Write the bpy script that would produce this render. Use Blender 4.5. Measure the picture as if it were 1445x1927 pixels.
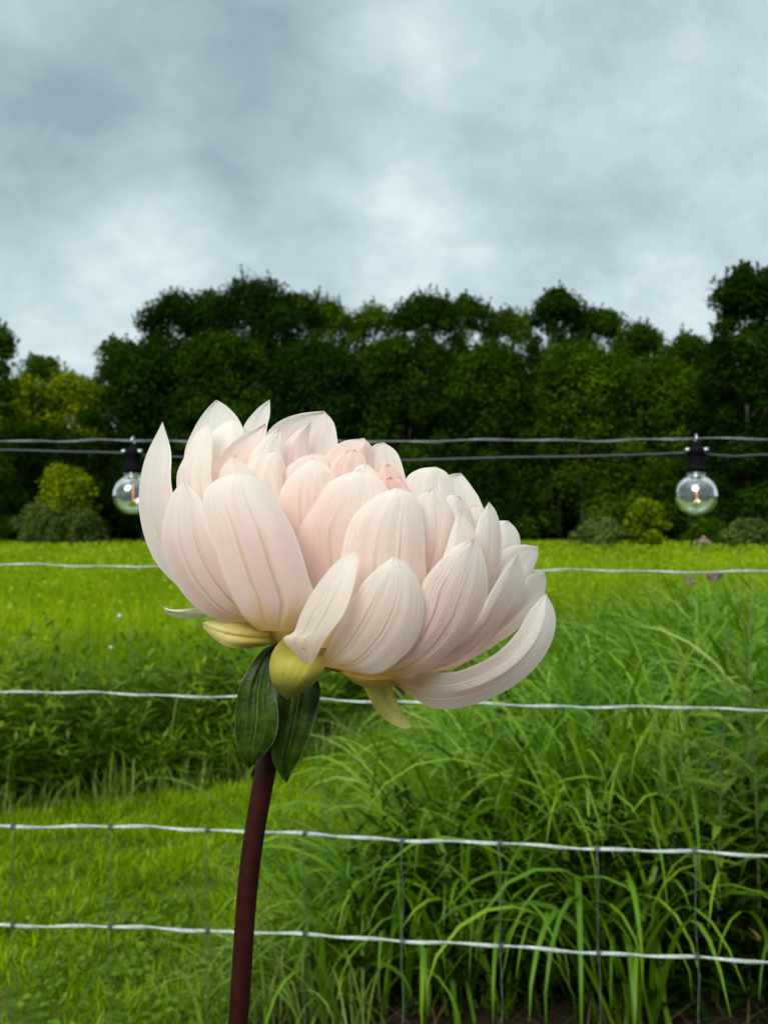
import bpy, math, random
import numpy as np
from mathutils import Vector, Matrix

# ------------------------------------------------------------------ start clean
for o in list(bpy.data.objects):
    bpy.data.objects.remove(o)
S = bpy.context.scene
COL = S.collection
random.seed(7)
RNG = np.random.default_rng(11)

# ------------------------------------------------------------------ camera
CAM_H = 1.10
F = 2000.0                       # focal length in photo pixels (photo is 1445 x 1927)
PITCH = math.atan((1000 - 963.5) / F)
cam = bpy.data.cameras.new('camera')
cam.sensor_fit = 'HORIZONTAL'
cam.sensor_width = 36.0
cam.lens = 36.0 * F / 1445.0
cam.clip_start = 0.02
cam.clip_end = 2000
cam.dof.use_dof = True
cam.dof.focus_distance = 0.325
cam.dof.aperture_fstop = 42.0
cam_o = bpy.data.objects.new('camera', cam)
COL.objects.link(cam_o)
cam_o.location = (0, 0, CAM_H)
cam_o.rotation_euler = (math.pi / 2 + PITCH, 0, 0)
S.camera = cam_o

# ------------------------------------------------------------------ render
S.render.engine = 'CYCLES'
S.cycles.use_denoising = True
S.cycles.max_bounces = 10
S.cycles.diffuse_bounces = 4
S.cycles.transmission_bounces = 8
S.cycles.transparent_max_bounces = 8
S.cycles.caustics_reflective = False
S.cycles.caustics_refractive = False
S.view_settings.view_transform = 'Standard'
S.view_settings.look = 'None'
S.view_settings.gamma = 1.0
S.view_settings.use_curve_mapping = False
S.view_settings.exposure = 1.38

# ------------------------------------------------------------------ sun (veiled by cloud)
SUN_EL, SUN_AZ = math.radians(38), math.radians(203)      # compass from +Y clockwise: behind the camera, to the left
sd = Vector((math.sin(SUN_AZ) * math.cos(SUN_EL), math.cos(SUN_AZ) * math.cos(SUN_EL), math.sin(SUN_EL)))
sun = bpy.data.lights.new('sun', 'SUN')
sun.energy = 1.5
sun.angle = math.radians(35)
sun.color = (1.0, 0.955, 0.88)
sun_o = bpy.data.objects.new('sun', sun)
COL.objects.link(sun_o)
sun_o.rotation_euler = sd.to_track_quat('Z', 'Y').to_euler()
sun_o.location = (0, 0, 30)

# ------------------------------------------------------------------ world: overcast sky
W = bpy.data.worlds.new('World')
S.world = W
W.use_nodes = True


class NT:
    """small helper to write node trees"""
    def __init__(s, tree):
        s.t = tree
        tree.nodes.clear()

    def n(s, kind, **kw):
        nd = s.t.nodes.new(kind)
        for k, v in kw.items():
            if k.startswith('i_'):
                nd.inputs[k[2:].replace('_', ' ')].default_value = v
            else:
                setattr(nd, k, v)
        return nd

    def l(s, a, b):
        s.t.links.new(a, b)

    def put(s, sock, v):
        if hasattr(v, 'is_output'):
            s.l(v, sock)
        else:
            sock.default_value = v

    def m(s, op, a, b=None, c=None, clamp=False):
        nd = s.n('ShaderNodeMath', operation=op, use_clamp=clamp)
        s.put(nd.inputs[0], a)
        if b is not None: s.put(nd.inputs[1], b)
        if c is not None: s.put(nd.inputs[2], c)
        return nd.outputs[0]

    def mix(s, f, a, b, blend='MIX'):
        nd = s.n('ShaderNodeMix', data_type='RGBA', blend_type=blend)
        s.put(nd.inputs[0], f)
        for i, v in ((6, a), (7, b)):
            if isinstance(v, (tuple, list)):
                v = tuple(v) + (1,) if len(v) == 3 else v
            s.put(nd.inputs[i], v)
        return nd.outputs[2]

    def ramp(s, f, stops, interp='LINEAR'):
        nd = s.n('ShaderNodeValToRGB')
        cr = nd.color_ramp
        cr.interpolation = interp
        while len(cr.elements) < len(stops): cr.elements.new(0.5)
        for e, (p, c) in zip(cr.elements, stops):
            e.position = p
            e.color = tuple(c) + (1,) if len(c) == 3 else c
        s.put(nd.inputs[0], f)
        return nd.outputs[0]

    def noise(s, vec, scale, detail=3, rough=0.55, dist=0.0, out='Fac', lac=2.0):
        nd = s.n('ShaderNodeTexNoise')
        nd.inputs['Scale'].default_value = scale
        nd.inputs['Detail'].default_value = detail
        nd.inputs['Roughness'].default_value = rough
        nd.inputs['Distortion'].default_value = dist
        nd.inputs['Lacunarity'].default_value = lac
        if vec is not None: s.l(vec, nd.inputs['Vector'])
        return nd.outputs[out]

    def smooth(s, v, a, b, lo=0.0, hi=1.0):
        nd = s.n('ShaderNodeMapRange', interpolation_type='SMOOTHSTEP')
        s.put(nd.inputs[0], v)
        for i, k in zip((1, 2, 3, 4), (a, b, lo, hi)): nd.inputs[i].default_value = k
        return nd.outputs[0]


w = NT(W.node_tree)
out = w.n('ShaderNodeOutputWorld')
bg = w.n('ShaderNodeBackground')
bg.inputs['Strength'].default_value = 0.1
w.l(bg.outputs[0], out.inputs[0])
sky = w.n('ShaderNodeTexSky', sky_type='NISHITA')
sky.sun_disc = False
sky.sun_elevation = SUN_EL
sky.sun_rotation = SUN_AZ
sky.air_density = 1.0
sky.dust_density = 2.0
tc = w.n('ShaderNodeTexCoord')
sp = w.n('ShaderNodeSeparateXYZ')
w.l(tc.outputs['Generated'], sp.inputs[0])
X, Y, Z = sp.outputs
den = w.m('ADD', w.m('MAXIMUM', Z, 0.0), 0.55)
cb = w.n('ShaderNodeCombineXYZ')
w.l(w.m('DIVIDE', X, den), cb.inputs[0])
w.l(w.m('DIVIDE', Y, den), cb.inputs[1])
cv = cb.outputs[0]
big = w.noise(cv, 3.4, 2, 0.5, 0.2)
mid = w.noise(cv, 8.5, 4, 0.48, 0.3)
fine = w.noise(cv, 22.0, 5, 0.6, 0.6)
cl = w.m('ADD', w.m('MULTIPLY', big, 0.42), w.m('ADD', w.m('MULTIPLY', mid, 0.52), w.m('MULTIPLY', fine, 0.30)))
cl = w.m('ADD', w.m('SUBTRACT', cl, 0.115), w.smooth(Z, 0.08, 0.32, 0.12, 0.0))


def px_dir(px, py):
    v = Vector(((px - 722.5) / F, 1.0, -(py - 963.5) / F))
    v.rotate(Matrix.Rotation(PITCH, 3, 'X'))
    return v.normalized()


def cloud_patch(px, py, rad, amp):
    """a darker or brighter bank of cloud in one direction of the sky"""
    d = px_dir(px, py)
    dt = w.n('ShaderNodeVectorMath', operation='DOT_PRODUCT')
    w.l(tc.outputs['Generated'], dt.inputs[0])
    dt.inputs[1].default_value = d
    ang = w.m('ARCCOSINE', w.m('MINIMUM', dt.outputs['Value'], 0.99999))
    g = w.smooth(ang, 0.0, rad / F, amp, 0.0)
    return g


for a in ((150, 150, 480, -.16), (100, 240, 260, -.05), (60, 40, 150, .10), (520, 40, 330, -.12), (700, 150, 220, .12), (730, 190, 110, -.08),
          (290, 440, 200, .15), (420, 400, 160, -.08), (790, 450, 250, .15), (560, 330, 300, -.07), (250, 640, 330, .05),
          (1150, 470, 260, -.05), (1250, 560, 300, .07), (120, 520, 200, .06), (330, 250, 160, .06), (1150, 120, 420, .03), (900, 330, 260, -.05)):
    cl = w.m('ADD', cl, cloud_patch(a[0], a[1], a[2], a[3] * 1.75))
ccol = w.ramp(cl, [(0.12, (1.18, 1.56, 1.73)), (0.40, (1.72, 2.21, 2.36)), (0.60, (2.20, 2.72, 2.83)), (0.88, (3.2, 3.72, 3.79))])
# an overcast sky brightens steadily towards the zenith
zen = w.smooth(Z, 0.42, 1.0, 1.0, 2.6)
vm = w.n('ShaderNodeVectorMath', operation='SCALE')
w.l(ccol, vm.inputs[0])
w.l(zen, vm.inputs['Scale'])
w.l(w.mix(0.96, sky.outputs[0], vm.outputs[0]), bg.inputs[0])


# ------------------------------------------------------------------ pixel / depth helpers
def at(px, py, depth):
    """world point that lies at distance `depth` along the view axis"""
    v = Vector(((px - 722.5) / F * depth, depth, -(py - 963.5) / F * depth))
    v.rotate(Matrix.Rotation(PITCH, 3, 'X'))
    return v + Vector((0, 0, CAM_H))


def ground_at(px, py):
    d = px_dir(px, py)
    k = CAM_H / -d.z
    return d.x * k, d.y * k


# ------------------------------------------------------------------ object helpers
def link(name, data, parent=None, loc=None):
    o = bpy.data.objects.new(name, data)
    COL.objects.link(o)
    if parent is not None: o.parent = parent
    if loc is not None: o.location = loc
    return o


def empty(name, loc=(0, 0, 0)):
    o = link(name, None, None, loc)
    o.empty_display_size = 0.05
    return o


def tag(o, label=None, cat=None, group=None, kind=None):
    if label: o['label'] = label
    if cat: o['category'] = cat
    if group: o['group'] = group
    if kind: o['kind'] = kind
    return o


def np_mesh(name, V, Fc, mat=None, attrs=None, smooth=True, uv=None):
    """V (n,3), Fc (m,k) with k = 3 or 4"""
    V = np.asarray(V, dtype=np.float32)
    Fc = np.asarray(Fc, dtype=np.int32)
    me = bpy.data.meshes.new(name)
    me.vertices.add(len(V))
    me.vertices.foreach_set('co', V.ravel())
    k = Fc.shape[1]
    me.loops.add(Fc.size)
    me.loops.foreach_set('vertex_index', Fc.ravel())
    me.polygons.add(len(Fc))
    me.polygons.foreach_set('loop_start', np.arange(0, Fc.size, k, dtype=np.int32))
    for nm, arr in (attrs or {}).items():
        arr = np.asarray(arr, dtype=np.float32)
        if arr.ndim == 1:
            a = me.attributes.new(nm, 'FLOAT', 'POINT')
            a.data.foreach_set('value', arr)
        else:
            a = me.attributes.new(nm, 'FLOAT_COLOR', 'POINT')
            a.data.foreach_set('color', np.c_[arr, np.ones(len(arr), np.float32)].ravel().astype(np.float32))
    me.update(calc_edges=True)
    me.validate()
    if smooth: me.shade_smooth()
    else: me.shade_flat()
    if mat: me.materials.append(mat)
    return me


def tube(pts, rad, n=10, caps=True):
    """verts, faces (quads) of a tube along pts; rad is a number or a list"""
    pts = [Vector(p) for p in pts]
    m_ = len(pts)
    rad = [rad] * m_ if not hasattr(rad, '__len__') else rad
    V, Fq = [], []
    up = None
    for i, p in enumerate(pts):
        t = (pts[min(i + 1, m_ - 1)] - pts[max(i - 1, 0)]).normalized()
        if up is None:
            up = t.orthogonal().normalized()
        up = (up - t * up.dot(t)).normalized()
        sv = t.cross(up)
        for k in range(n):
            a = 2 * math.pi * k / n
            V.append(p + (up * math.cos(a) + sv * math.sin(a)) * rad[i])
    for i in range(m_ - 1):
        for k in range(n):
            a, b = i * n + k, i * n + (k + 1) % n
            Fq.append((a, b, b + n, a + n))
    if caps:
        for base, p in ((0, pts[0]), ((m_ - 1) * n, pts[-1])):
            c = len(V)
            V.append(p)
            for k in range(0, n, 2):
                q = (base + k, base + (k + 1) % n, base + (k + 2) % n, c)
                Fq.append(q if base else (q[2], q[1], q[0], c))
    return V, Fq


def lathe(profile, centre, n=24, axis=Vector((0, 0, 1))):
    """profile: list of (r, z)"""
    V, Fq = [], []
    c = Vector(centre)
    for r, z in profile:
        for k in range(n):
            a = 2 * math.pi * k / n
            V.append(c + Vector((r * math.cos(a), r * math.sin(a), z)))
    for i in range(len(profile) - 1):
        for k in range(n):
            a, b = i * n + k, i * n + (k + 1) % n
            Fq.append((a, b, b + n, a + n))
    return V, Fq


def join(parts):
    V, Fq = [], []
    for v, f in parts:
        o = len(V)
        V += list(v)
        Fq += [tuple(i + o for i in q) for q in f]
    return V, Fq


def mesh_obj(name, VF, mat, parent=None, attrs=None, smooth=True):
    V, Fq = VF
    off = Vector(parent.matrix_world.translation) if parent is not None else Vector((0, 0, 0))
    # parents are unrotated Empties or children at their origin
    p = parent
    off = Vector((0, 0, 0))
    while p is not None:
        off += p.location
        p = p.parent
    V = np.array([tuple(v) for v in V]) - np.array(off)
    return link(name, np_mesh(name, V, Fq, mat, attrs, smooth), parent)


def rs(pts, n):
    """resample a polyline by a smooth (Catmull-Rom) curve at n+1 points of equal arc length"""
    P = np.asarray(pts, float)
    P = np.vstack([2 * P[0] - P[1], P, 2 * P[-1] - P[-2]])
    outp = []
    for i in range(1, len(P) - 2):
        p0, p1, p2, p3 = P[i - 1:i + 3]
        for u in np.linspace(0, 1, 16, endpoint=False):
            outp.append(0.5 * ((2 * p1) + (-p0 + p2) * u + (2 * p0 - 5 * p1 + 4 * p2 - p3) * u * u + (-p0 + 3 * p1 - 3 * p2 + p3) * u ** 3))
    outp.append(P[-2])
    Q = np.array(outp)
    d = np.r_[0, np.cumsum(np.linalg.norm(np.diff(Q, axis=0), axis=1))]
    s = np.linspace(0, d[-1], n + 1)
    return np.stack([np.interp(s, d, Q[:, k]) for k in range(Q.shape[1])], axis=1)


# ------------------------------------------------------------------ materials
def material(name):
    mt = bpy.data.materials.new(name)
    mt.use_nodes = True
    t = NT(mt.node_tree)
    o = t.n('ShaderNodeOutputMaterial')
    return mt, t, o


def leaf_mat(name, stops, trans=0.35, rough=0.5, spec=0.3, patch=None, tr_tint=(1.1, 1.15, 0.5)):
    """leaf: colour from the per-blade random value, some light coming through"""
    mt, t, o = material(name)
    at_ = t.n('ShaderNodeAttribute', attribute_name='rnd')
    c = t.ramp(at_.outputs['Fac'], stops)
    geo = t.n('ShaderNodeNewGeometry')
    if patch:
        sc, lo, hi = patch
        pn = t.noise(geo.outputs['Position'], sc, 3, 0.6)
        c = t.mix(t.smooth(pn, 0.35, 0.68), t.mix(1.0, c, lo, 'MULTIPLY'), t.mix(1.0, c, hi, 'MULTIPLY'))
    p = t.n('ShaderNodeBsdfPrincipled')
    t.l(c, p.inputs['Base Color'])
    p.inputs['Roughness'].default_value = rough
    p.inputs['Specular IOR Level'].default_value = spec
    tr = t.n('ShaderNodeBsdfTranslucent')
    t.l(t.mix(1.0, c, tr_tint, 'MULTIPLY'), tr.inputs['Color'])
    mx = t.n('ShaderNodeMixShader')
    mx.inputs[0].default_value = trans
    t.l(p.outputs[0], mx.inputs[1])
    t.l(tr.outputs[0], mx.inputs[2])
    t.l(mx.outputs[0], o.inputs[0])
    return mt


def plain_mat(name, col, rough=0.5, spec=0.5, metal=0.0, grain=None, bump=None, emit=None):
    mt, t, o = material(name)
    p = t.n('ShaderNodeBsdfPrincipled')
    p.inputs['Roughness'].default_value = rough
    p.inputs['Specular IOR Level'].default_value = spec
    p.inputs['Metallic'].default_value = metal
    tcn = t.n('ShaderNodeTexCoord')
    if grain:
        sc, a, b = grain
        nz = t.noise(tcn.outputs['Object'], sc, 4, 0.65)
        t.l(t.mix(t.smooth(nz, 0.3, 0.7), a, b), p.inputs['Base Color'])
    else:
        p.inputs['Base Color'].default_value = tuple(col) + (1,)
    if bump:
        sc, d = bump
        bn = t.n('ShaderNodeBump')
        bn.inputs['Distance'].default_value = d
        bn.inputs['Strength'].default_value = 0.6
        t.l(t.noise(tcn.outputs['Object'], sc, 3, 0.6), bn.inputs['Height'])
        t.l(bn.outputs[0], p.inputs['Normal'])
    if emit:
        p.inputs['Emission Color'].default_value = tuple(emit[0]) + (1,)
        p.inputs['Emission Strength'].default_value = emit[1]
    t.l(p.outputs[0], o.inputs[0])
    return mt


def ground_mat():
    mt, t, o = material('field_soil')
    geo = t.n('ShaderNodeNewGeometry')
    a = t.noise(geo.outputs['Position'], 2.2, 5, 0.65)
    b = t.noise(geo.outputs['Position'], 38, 4, 0.7)
    c = t.mix(t.smooth(b, 0.3, 0.7), (0.012, 0.008, 0.005), (0.042, 0.027, 0.016))
    c = t.mix(t.smooth(a, 0.38, 0.62, 0.0, 0.5), c, (0.012, 0.02, 0.004))
    p = t.n('ShaderNodeBsdfPrincipled')
    p.inputs['Roughness'].default_value = 0.95
    p.inputs['Specular IOR Level'].default_value = 0.1
    t.l(c, p.inputs['Base Color'])
    bn = t.n('ShaderNodeBump')
    bn.inputs['Distance'].default_value = 0.02
    t.l(b, bn.inputs['Height'])
    t.l(bn.outputs[0], p.inputs['Normal'])
    t.l(p.outputs[0], o.inputs[0])
    return mt


def turf_mat():
    mt, t, o = material('mown_turf')
    geo = t.n('ShaderNodeNewGeometry')
    a = t.noise(geo.outputs['Position'], 3.0, 4, 0.6)
    b = t.noise(geo.outputs['Position'], 60, 4, 0.7)
    c = t.mix(t.smooth(b, 0.3, 0.7), (0.035, 0.065, 0.003), (0.09, 0.14, 0.004))
    c = t.mix(t.smooth(a, 0.52, 0.72, 0.0, 0.7), c, (0.085, 0.068, 0.035))
    p = t.n('ShaderNodeBsdfPrincipled')
    p.inputs['Roughness'].default_value = 0.9
    p.inputs['Specular IOR Level'].default_value = 0.1
    t.l(c, p.inputs['Base Color'])
    bn = t.n('ShaderNodeBump')
    bn.inputs['Distance'].default_value = 0.02
    t.l(b, bn.inputs['Height'])
    t.l(bn.outputs[0], p.inputs['Normal'])
    t.l(p.outputs[0], o.inputs[0])
    return mt


def petal_mat():
    mt, t, o = material('dahlia_petal')
    pig = t.n('ShaderNodeAttribute', attribute_name='pigment')
    uvn = t.n('ShaderNodeUVMap', uv_map='petal')
    info = t.n('ShaderNodeObjectInfo')
    sp_ = t.n('ShaderNodeSeparateXYZ')
    t.l(uvn.outputs[0], sp_.inputs[0])
    U, T_, _ = sp_.outputs
    # fine veins run the length of the petal, gathered towards its base
    cbn = t.n('ShaderNodeCombineXYZ')
    t.l(t.m('MULTIPLY', U, 26.0), cbn.inputs[0])
    t.l(t.m('MULTIPLY', T_, 1.3), cbn.inputs[1])
    t.l(t.m('MULTIPLY', info.outputs['Random'], 40.0), cbn.inputs[2])
    vn = t.noise(cbn.outputs[0], 1.6, 3, 0.6, 0.25)
    cb2 = t.n('ShaderNodeCombineXYZ')
    t.l(t.m('MULTIPLY', U, 5.0), cb2.inputs[0])
    t.l(t.m('MULTIPLY', T_, 0.8), cb2.inputs[1])
    t.l(t.m('MULTIPLY', info.outputs['Random'], 90.0), cb2.inputs[2])
    bn_ = t.noise(cb2.outputs[0], 1.5, 3, 0.6, 0.3)
    # two main veins
    wob = t.m('MULTIPLY', t.m('SUBTRACT', bn_, 0.5), 0.10)
    veins = None
    for k, off in enumerate((0.34, 0.63)):
        du = t.m('ABSOLUTE', t.m('SUBTRACT', t.m('ADD', U, wob), t.m('ADD', off, t.m('MULTIPLY', t.m('SUBTRACT', info.outputs['Random'], 0.5), 0.16))))
        v = t.smooth(du, 0.004, 0.032, 0.62, 0.0)
        veins = v if veins is None else t.m('MAXIMUM', veins, v)
    veins = t.m('MULTIPLY', t.m('MULTIPLY', veins, t.smooth(T_, 0.90, 0.35)), t.smooth(bn_, 0.34, 0.62, 0.25, 1.0))
    geo = t.n('ShaderNodeNewGeometry')
    mot = t.noise(geo.outputs['Position'], 900, 3, 0.7)
    c = pig.outputs['Color']
    c = t.mix(t.smooth(vn, 0.46, 0.74, 0.0, 0.34), c, (0.76, 0.60, 0.54))
    c = t.mix(t.smooth(bn_, 0.58, 0.80, 0.0, 0.30), c, (0.86, 0.62, 0.58))
    c = t.mix(veins, c, (0.60, 0.50, 0.27))
    c = t.mix(t.smooth(mot, 0.55, 0.78, 0.0, 0.2), c, (0.6, 0.5, 0.42))
    spot = t.noise(geo.outputs['Position'], 260, 2, 0.5)
    c = t.mix(t.smooth(spot, 0.775, 0.80, 0.0, 0.55), c, (0.36, 0.22, 0.10))
    rim = t.smooth(t.m('ABSOLUTE', t.m('SUBTRACT', U, 0.5)), 0.462, 0.5, 0.0, 0.6)
    c = t.mix(t.m('MULTIPLY', rim, t.smooth(T_, 0.2, 0.5)), c, (0.90, 0.885, 0.82))
    hgt = t.m('ADD', t.m('MULTIPLY', vn, 0.6), t.m('SUBTRACT', t.m('MULTIPLY', mot, 0.22), veins))
    bu = t.n('ShaderNodeBump')
    bu.inputs['Distance'].default_value = 0.0009
    bu.inputs['Strength'].default_value = 0.55
    t.l(hgt, bu.inputs['Height'])
    p = t.n('ShaderNodeBsdfPrincipled')
    p.inputs['Roughness'].default_value = 0.75
    p.inputs['Specular IOR Level'].default_value = 0.12
    p.inputs['Sheen Weight'].default_value = 0.12
    t.l(c, p.inputs['Base Color'])
    t.l(bu.outputs[0], p.inputs['Normal'])
    tr = t.n('ShaderNodeBsdfTranslucent')
    t.l(t.mix(1.0, c, (1.0, 0.94, 0.90), 'MULTIPLY'), tr.inputs['Color'])
    t.l(bu.outputs[0], tr.inputs['Normal'])
    mx = t.n('ShaderNodeMixShader')
    mx.inputs[0].default_value = 0.58
    t.l(p.outputs[0], mx.inputs[1])
    t.l(tr.outputs[0], mx.inputs[2])
    t.l(mx.outputs[0], o.inputs[0])
    return mt


def bract_mat():
    mt, t, o = material('dahlia_bract')
    pig = t.n('ShaderNodeAttribute', attribute_name='pigment')
    geo = t.n('ShaderNodeNewGeometry')
    nz = t.noise(geo.outputs['Position'], 330, 4, 0.65)
    c = t.mix(t.smooth(nz, 0.35, 0.75, 0.0, 0.5), pig.outputs['Color'], t.mix(1.0, pig.outputs['Color'], (0.72, 0.78, 0.6), 'MULTIPLY'))
    p = t.n('ShaderNodeBsdfPrincipled')
    p.inputs['Roughness'].default_value = 0.5
    p.inputs['Specular IOR Level'].default_value = 0.25
    t.l(c, p.inputs['Base Color'])
    tr = t.n('ShaderNodeBsdfTranslucent')
    t.l(c, tr.inputs['Color'])
    mx = t.n('ShaderNodeMixShader')
    mx.inputs[0].default_value = 0.25
    t.l(p.outputs[0], mx.inputs[1])
    t.l(tr.outputs[0], mx.inputs[2])
    t.l(mx.outputs[0], o.inputs[0])
    return mt


def glass_mat():
    mt, t, o = material('bulb_glass')
    g = t.n('ShaderNodeBsdfGlass')
    g.inputs['IOR'].default_value = 1.85
    g.inputs['Roughness'].default_value = 0.0
    g.inputs['Color'].default_value = (1.0, 1.0, 1.0, 1)
    t.l(g.outputs[0], o.inputs[0])
    return mt


def dahlia_leaf_mat():
    mt, t, o = material('dahlia_leaf')
    uvn = t.n('ShaderNodeUVMap', uv_map='petal')
    sp_ = t.n('ShaderNodeSeparateXYZ')
    t.l(uvn.outputs[0], sp_.inputs[0])
    U, T_, _ = sp_.outputs
    geo = t.n('ShaderNodeNewGeometry')
    nz = t.noise(geo.outputs['Position'], 260, 4, 0.6)
    c = t.mix(t.smooth(nz, 0.3, 0.7), (0.010, 0.028, 0.001), (0.028, 0.062, 0.003))
    rib = t.smooth(t.m('ABSOLUTE', t.m('SUBTRACT', U, 0.5)), 0.004, 0.022, 0.65, 0.0)
    s1 = t.smooth(t.m('ABSOLUTE', t.m('SUBTRACT', U, 0.27)), 0.003, 0.016, 0.22, 0.0)
    s2 = t.smooth(t.m('ABSOLUTE', t.m('SUBTRACT', U, 0.73)), 0.003, 0.016, 0.22, 0.0)
    lines = t.m('MULTIPLY', t.m('MAXIMUM', rib, t.m('MAXIMUM', s1, s2)), t.smooth(T_, 1.0, 0.7))
    c = t.mix(lines, c, (0.12, 0.17, 0.05))
    edge = t.smooth(t.m('ABSOLUTE', t.m('SUBTRACT', U, 0.5)), 0.475, 0.5, 0.0, 0.6)
    c = t.mix(edge, c, (0.16, 0.22, 0.12))
    bu = t.n('ShaderNodeBump')
    bu.inputs['Distance'].default_value = 0.0006
    t.l(t.m('SUBTRACT', nz, lines), bu.inputs['Height'])
    p = t.n('ShaderNodeBsdfPrincipled')
    p.inputs['Roughness'].default_value = 0.42
    p.inputs['Specular IOR Level'].default_value = 0.16
    t.l(c, p.inputs['Base Color'])
    t.l(bu.outputs[0], p.inputs['Normal'])
    t.l(p.outputs[0], o.inputs[0])
    return mt


M = {}
M['soil'] = ground_mat()
M['turf'] = turf_mat()
M['petal'] = petal_mat()
M['dahlia_leaf'] = dahlia_leaf_mat()
M['bract'] = bract_mat()
M['glass'] = glass_mat()
M['stem'] = plain_mat('dahlia_stem', (0.05, 0.01, 0.01), 0.30, 0.4, grain=(420, (0.020, 0.0034, 0.0030), (0.032, 0.0065, 0.005)), bump=(900, 0.0001))
M['rope'] = plain_mat('fence_rope', (0.6, 0.65, 0.65), 0.5, 0.5, grain=(160, (0.22, 0.27, 0.25), (0.42, 0.48, 0.45)), bump=(500, 0.0006))
M['stay'] = plain_mat('fence_stay', (0.1, 0.15, 0.12), 0.6, 0.25, grain=(120, (0.030, 0.055, 0.038), (0.075, 0.115, 0.085)))
M['dim_rope'] = plain_mat('darkened_rope', (0.2, 0.22, 0.23), 0.5, 0.5, grain=(160, (0.05, 0.065, 0.07), (0.13, 0.15, 0.155)), bump=(500, 0.0006))  # fence rope again, its dim look against the trees painted into the colour
M['cable'] = plain_mat('black_rubber', (0.022, 0.024, 0.028), 0.5, 0.35, grain=(200, (0.018, 0.02, 0.024), (0.032, 0.034, 0.04)))
M['socket'] = plain_mat('black_plastic', (0.012, 0.013, 0.018), 0.7, 0.05, grain=(300, (0.002, 0.002, 0.003), (0.005, 0.005, 0.007)))
M['clip'] = plain_mat('clip_metal', (0.5, 0.52, 0.55), 0.3, 0.5, 1.0)
M['filament'] = plain_mat('lamp_filament', (0.7, 0.30, 0.04), 0.7, 0.1, emit=((1.0, 0.42, 0.05), 0.30))
M['post'] = plain_mat('weathered_post', (0.2, 0.17, 0.14), 0.85, 0.2, grain=(30, (0.16, 0.13, 0.10), (0.28, 0.25, 0.21)), bump=(80, 0.002))
M['bark'] = plain_mat('bark', (0.06, 0.05, 0.04), 0.9, 0.2, grain=(3, (0.035, 0.03, 0.022), (0.09, 0.075, 0.06)), bump=(12, 0.02))
M['meadow'] = leaf_mat('meadow_blade', [(0, (0.14, 0.235, 0.004)), (0.5, (0.24, 0.36, 0.008)), (0.85, (0.31, 0.42, 0.018)), (1, (0.35, 0.45, 0.06))],
                       0.45, 0.7, 0.0, patch=(0.8, (0.58, 0.66, 0.6), (1.18, 1.12, 1.1)))
M['tall'] = leaf_mat('tall_blade', [(0, (0.028, 0.092, 0.003)), (0.45, (0.105, 0.225, 0.005)), (0.8, (0.21, 0.34, 0.014)), (1, (0.33, 0.44, 0.13))],
                     0.38, 0.40, 0.22)
M['fringe'] = leaf_mat('fringe_blade', [(0, (0.05, 0.10, 0.004)), (0.5, (0.11, 0.19, 0.008)), (1, (0.22, 0.29, 0.06))], 0.38, 0.5, 0.25)
M['dry'] = leaf_mat('dry_blade', [(0, (0.045, 0.030, 0.013)), (1, (0.12, 0.085, 0.04))], 0.2, 0.7, 0.2)
M['lawn'] = leaf_mat('lawn_blade', [(0, (0.065, 0.145, 0.002)), (0.5, (0.165, 0.285, 0.002)), (0.85, (0.24, 0.355, 0.005)), (1, (0.30, 0.39, 0.06))], 0.38, 0.7, 0.0, patch=(2.2, (0.7, 0.75, 0.8), (1.15, 1.1, 1.0)))
M['clover'] = leaf_mat('clover_leaf', [(0, (0.04, 0.10, 0.004)), (1, (0.12, 0.21, 0.015))], 0.3, 0.6, 0.1)
M['weed'] = leaf_mat('weed_leaf', [(0, (0.024, 0.060, 0.002)), (0.5, (0.080, 0.165, 0.003)), (1, (0.23, 0.33, 0.008))], 0.30, 0.5, 0.2)
M['shade_leaf'] = leaf_mat('shade_dark_leaf', [(0, (0.005, 0.014, 0.001)), (0.6, (0.010, 0.026, 0.002)), (1, (0.022, 0.05, 0.003))], 0.2, 0.7, 0.0)  # leaf colour taken down to near black to imitate deep shade
M['weed_light'] = leaf_mat('leafy_weed_leaf', [(0, (0.030, 0.085, 0.003)), (0.6, (0.075, 0.165, 0.005)), (1, (0.16, 0.25, 0.012))], 0.36, 0.5, 0.15)
M['weed_stem'] = plain_mat('weed_stem', (0.06, 0.10, 0.02), 0.6, 0.3, grain=(60, (0.05, 0.09, 0.02), (0.10, 0.12, 0.03)))
M['white_flower'] = plain_mat('white_blossom', (0.75, 0.77, 0.72), 0.6, 0.2, grain=(90, (0.66, 0.70, 0.62), (0.82, 0.82, 0.78)))
M['mauve'] = plain_mat('mauve_seedhead', (0.12, 0.07, 0.07), 0.8, 0.2, grain=(60, (0.10, 0.055, 0.06), (0.20, 0.12, 0.12)))
M['tan'] = plain_mat('tan_seedhead', (0.2, 0.16, 0.1), 0.8, 0.2, grain=(60, (0.14, 0.12, 0.07), (0.28, 0.22, 0.15)))


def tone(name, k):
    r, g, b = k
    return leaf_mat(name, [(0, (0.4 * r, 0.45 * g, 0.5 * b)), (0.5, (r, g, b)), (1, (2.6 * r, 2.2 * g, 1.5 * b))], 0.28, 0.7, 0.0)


TONES = {
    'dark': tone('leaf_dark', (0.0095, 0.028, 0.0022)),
    'deep': tone('leaf_deep', (0.016, 0.041, 0.0022)),
    'mid': tone('leaf_mid', (0.027, 0.062, 0.003)),
    'olive': tone('leaf_olive', (0.095, 0.140, 0.003)),
    'lime': tone('leaf_lime', (0.07, 0.12, 0.01)),
    'grey': tone('leaf_grey', (0.060, 0.095, 0.022)),
}

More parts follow.
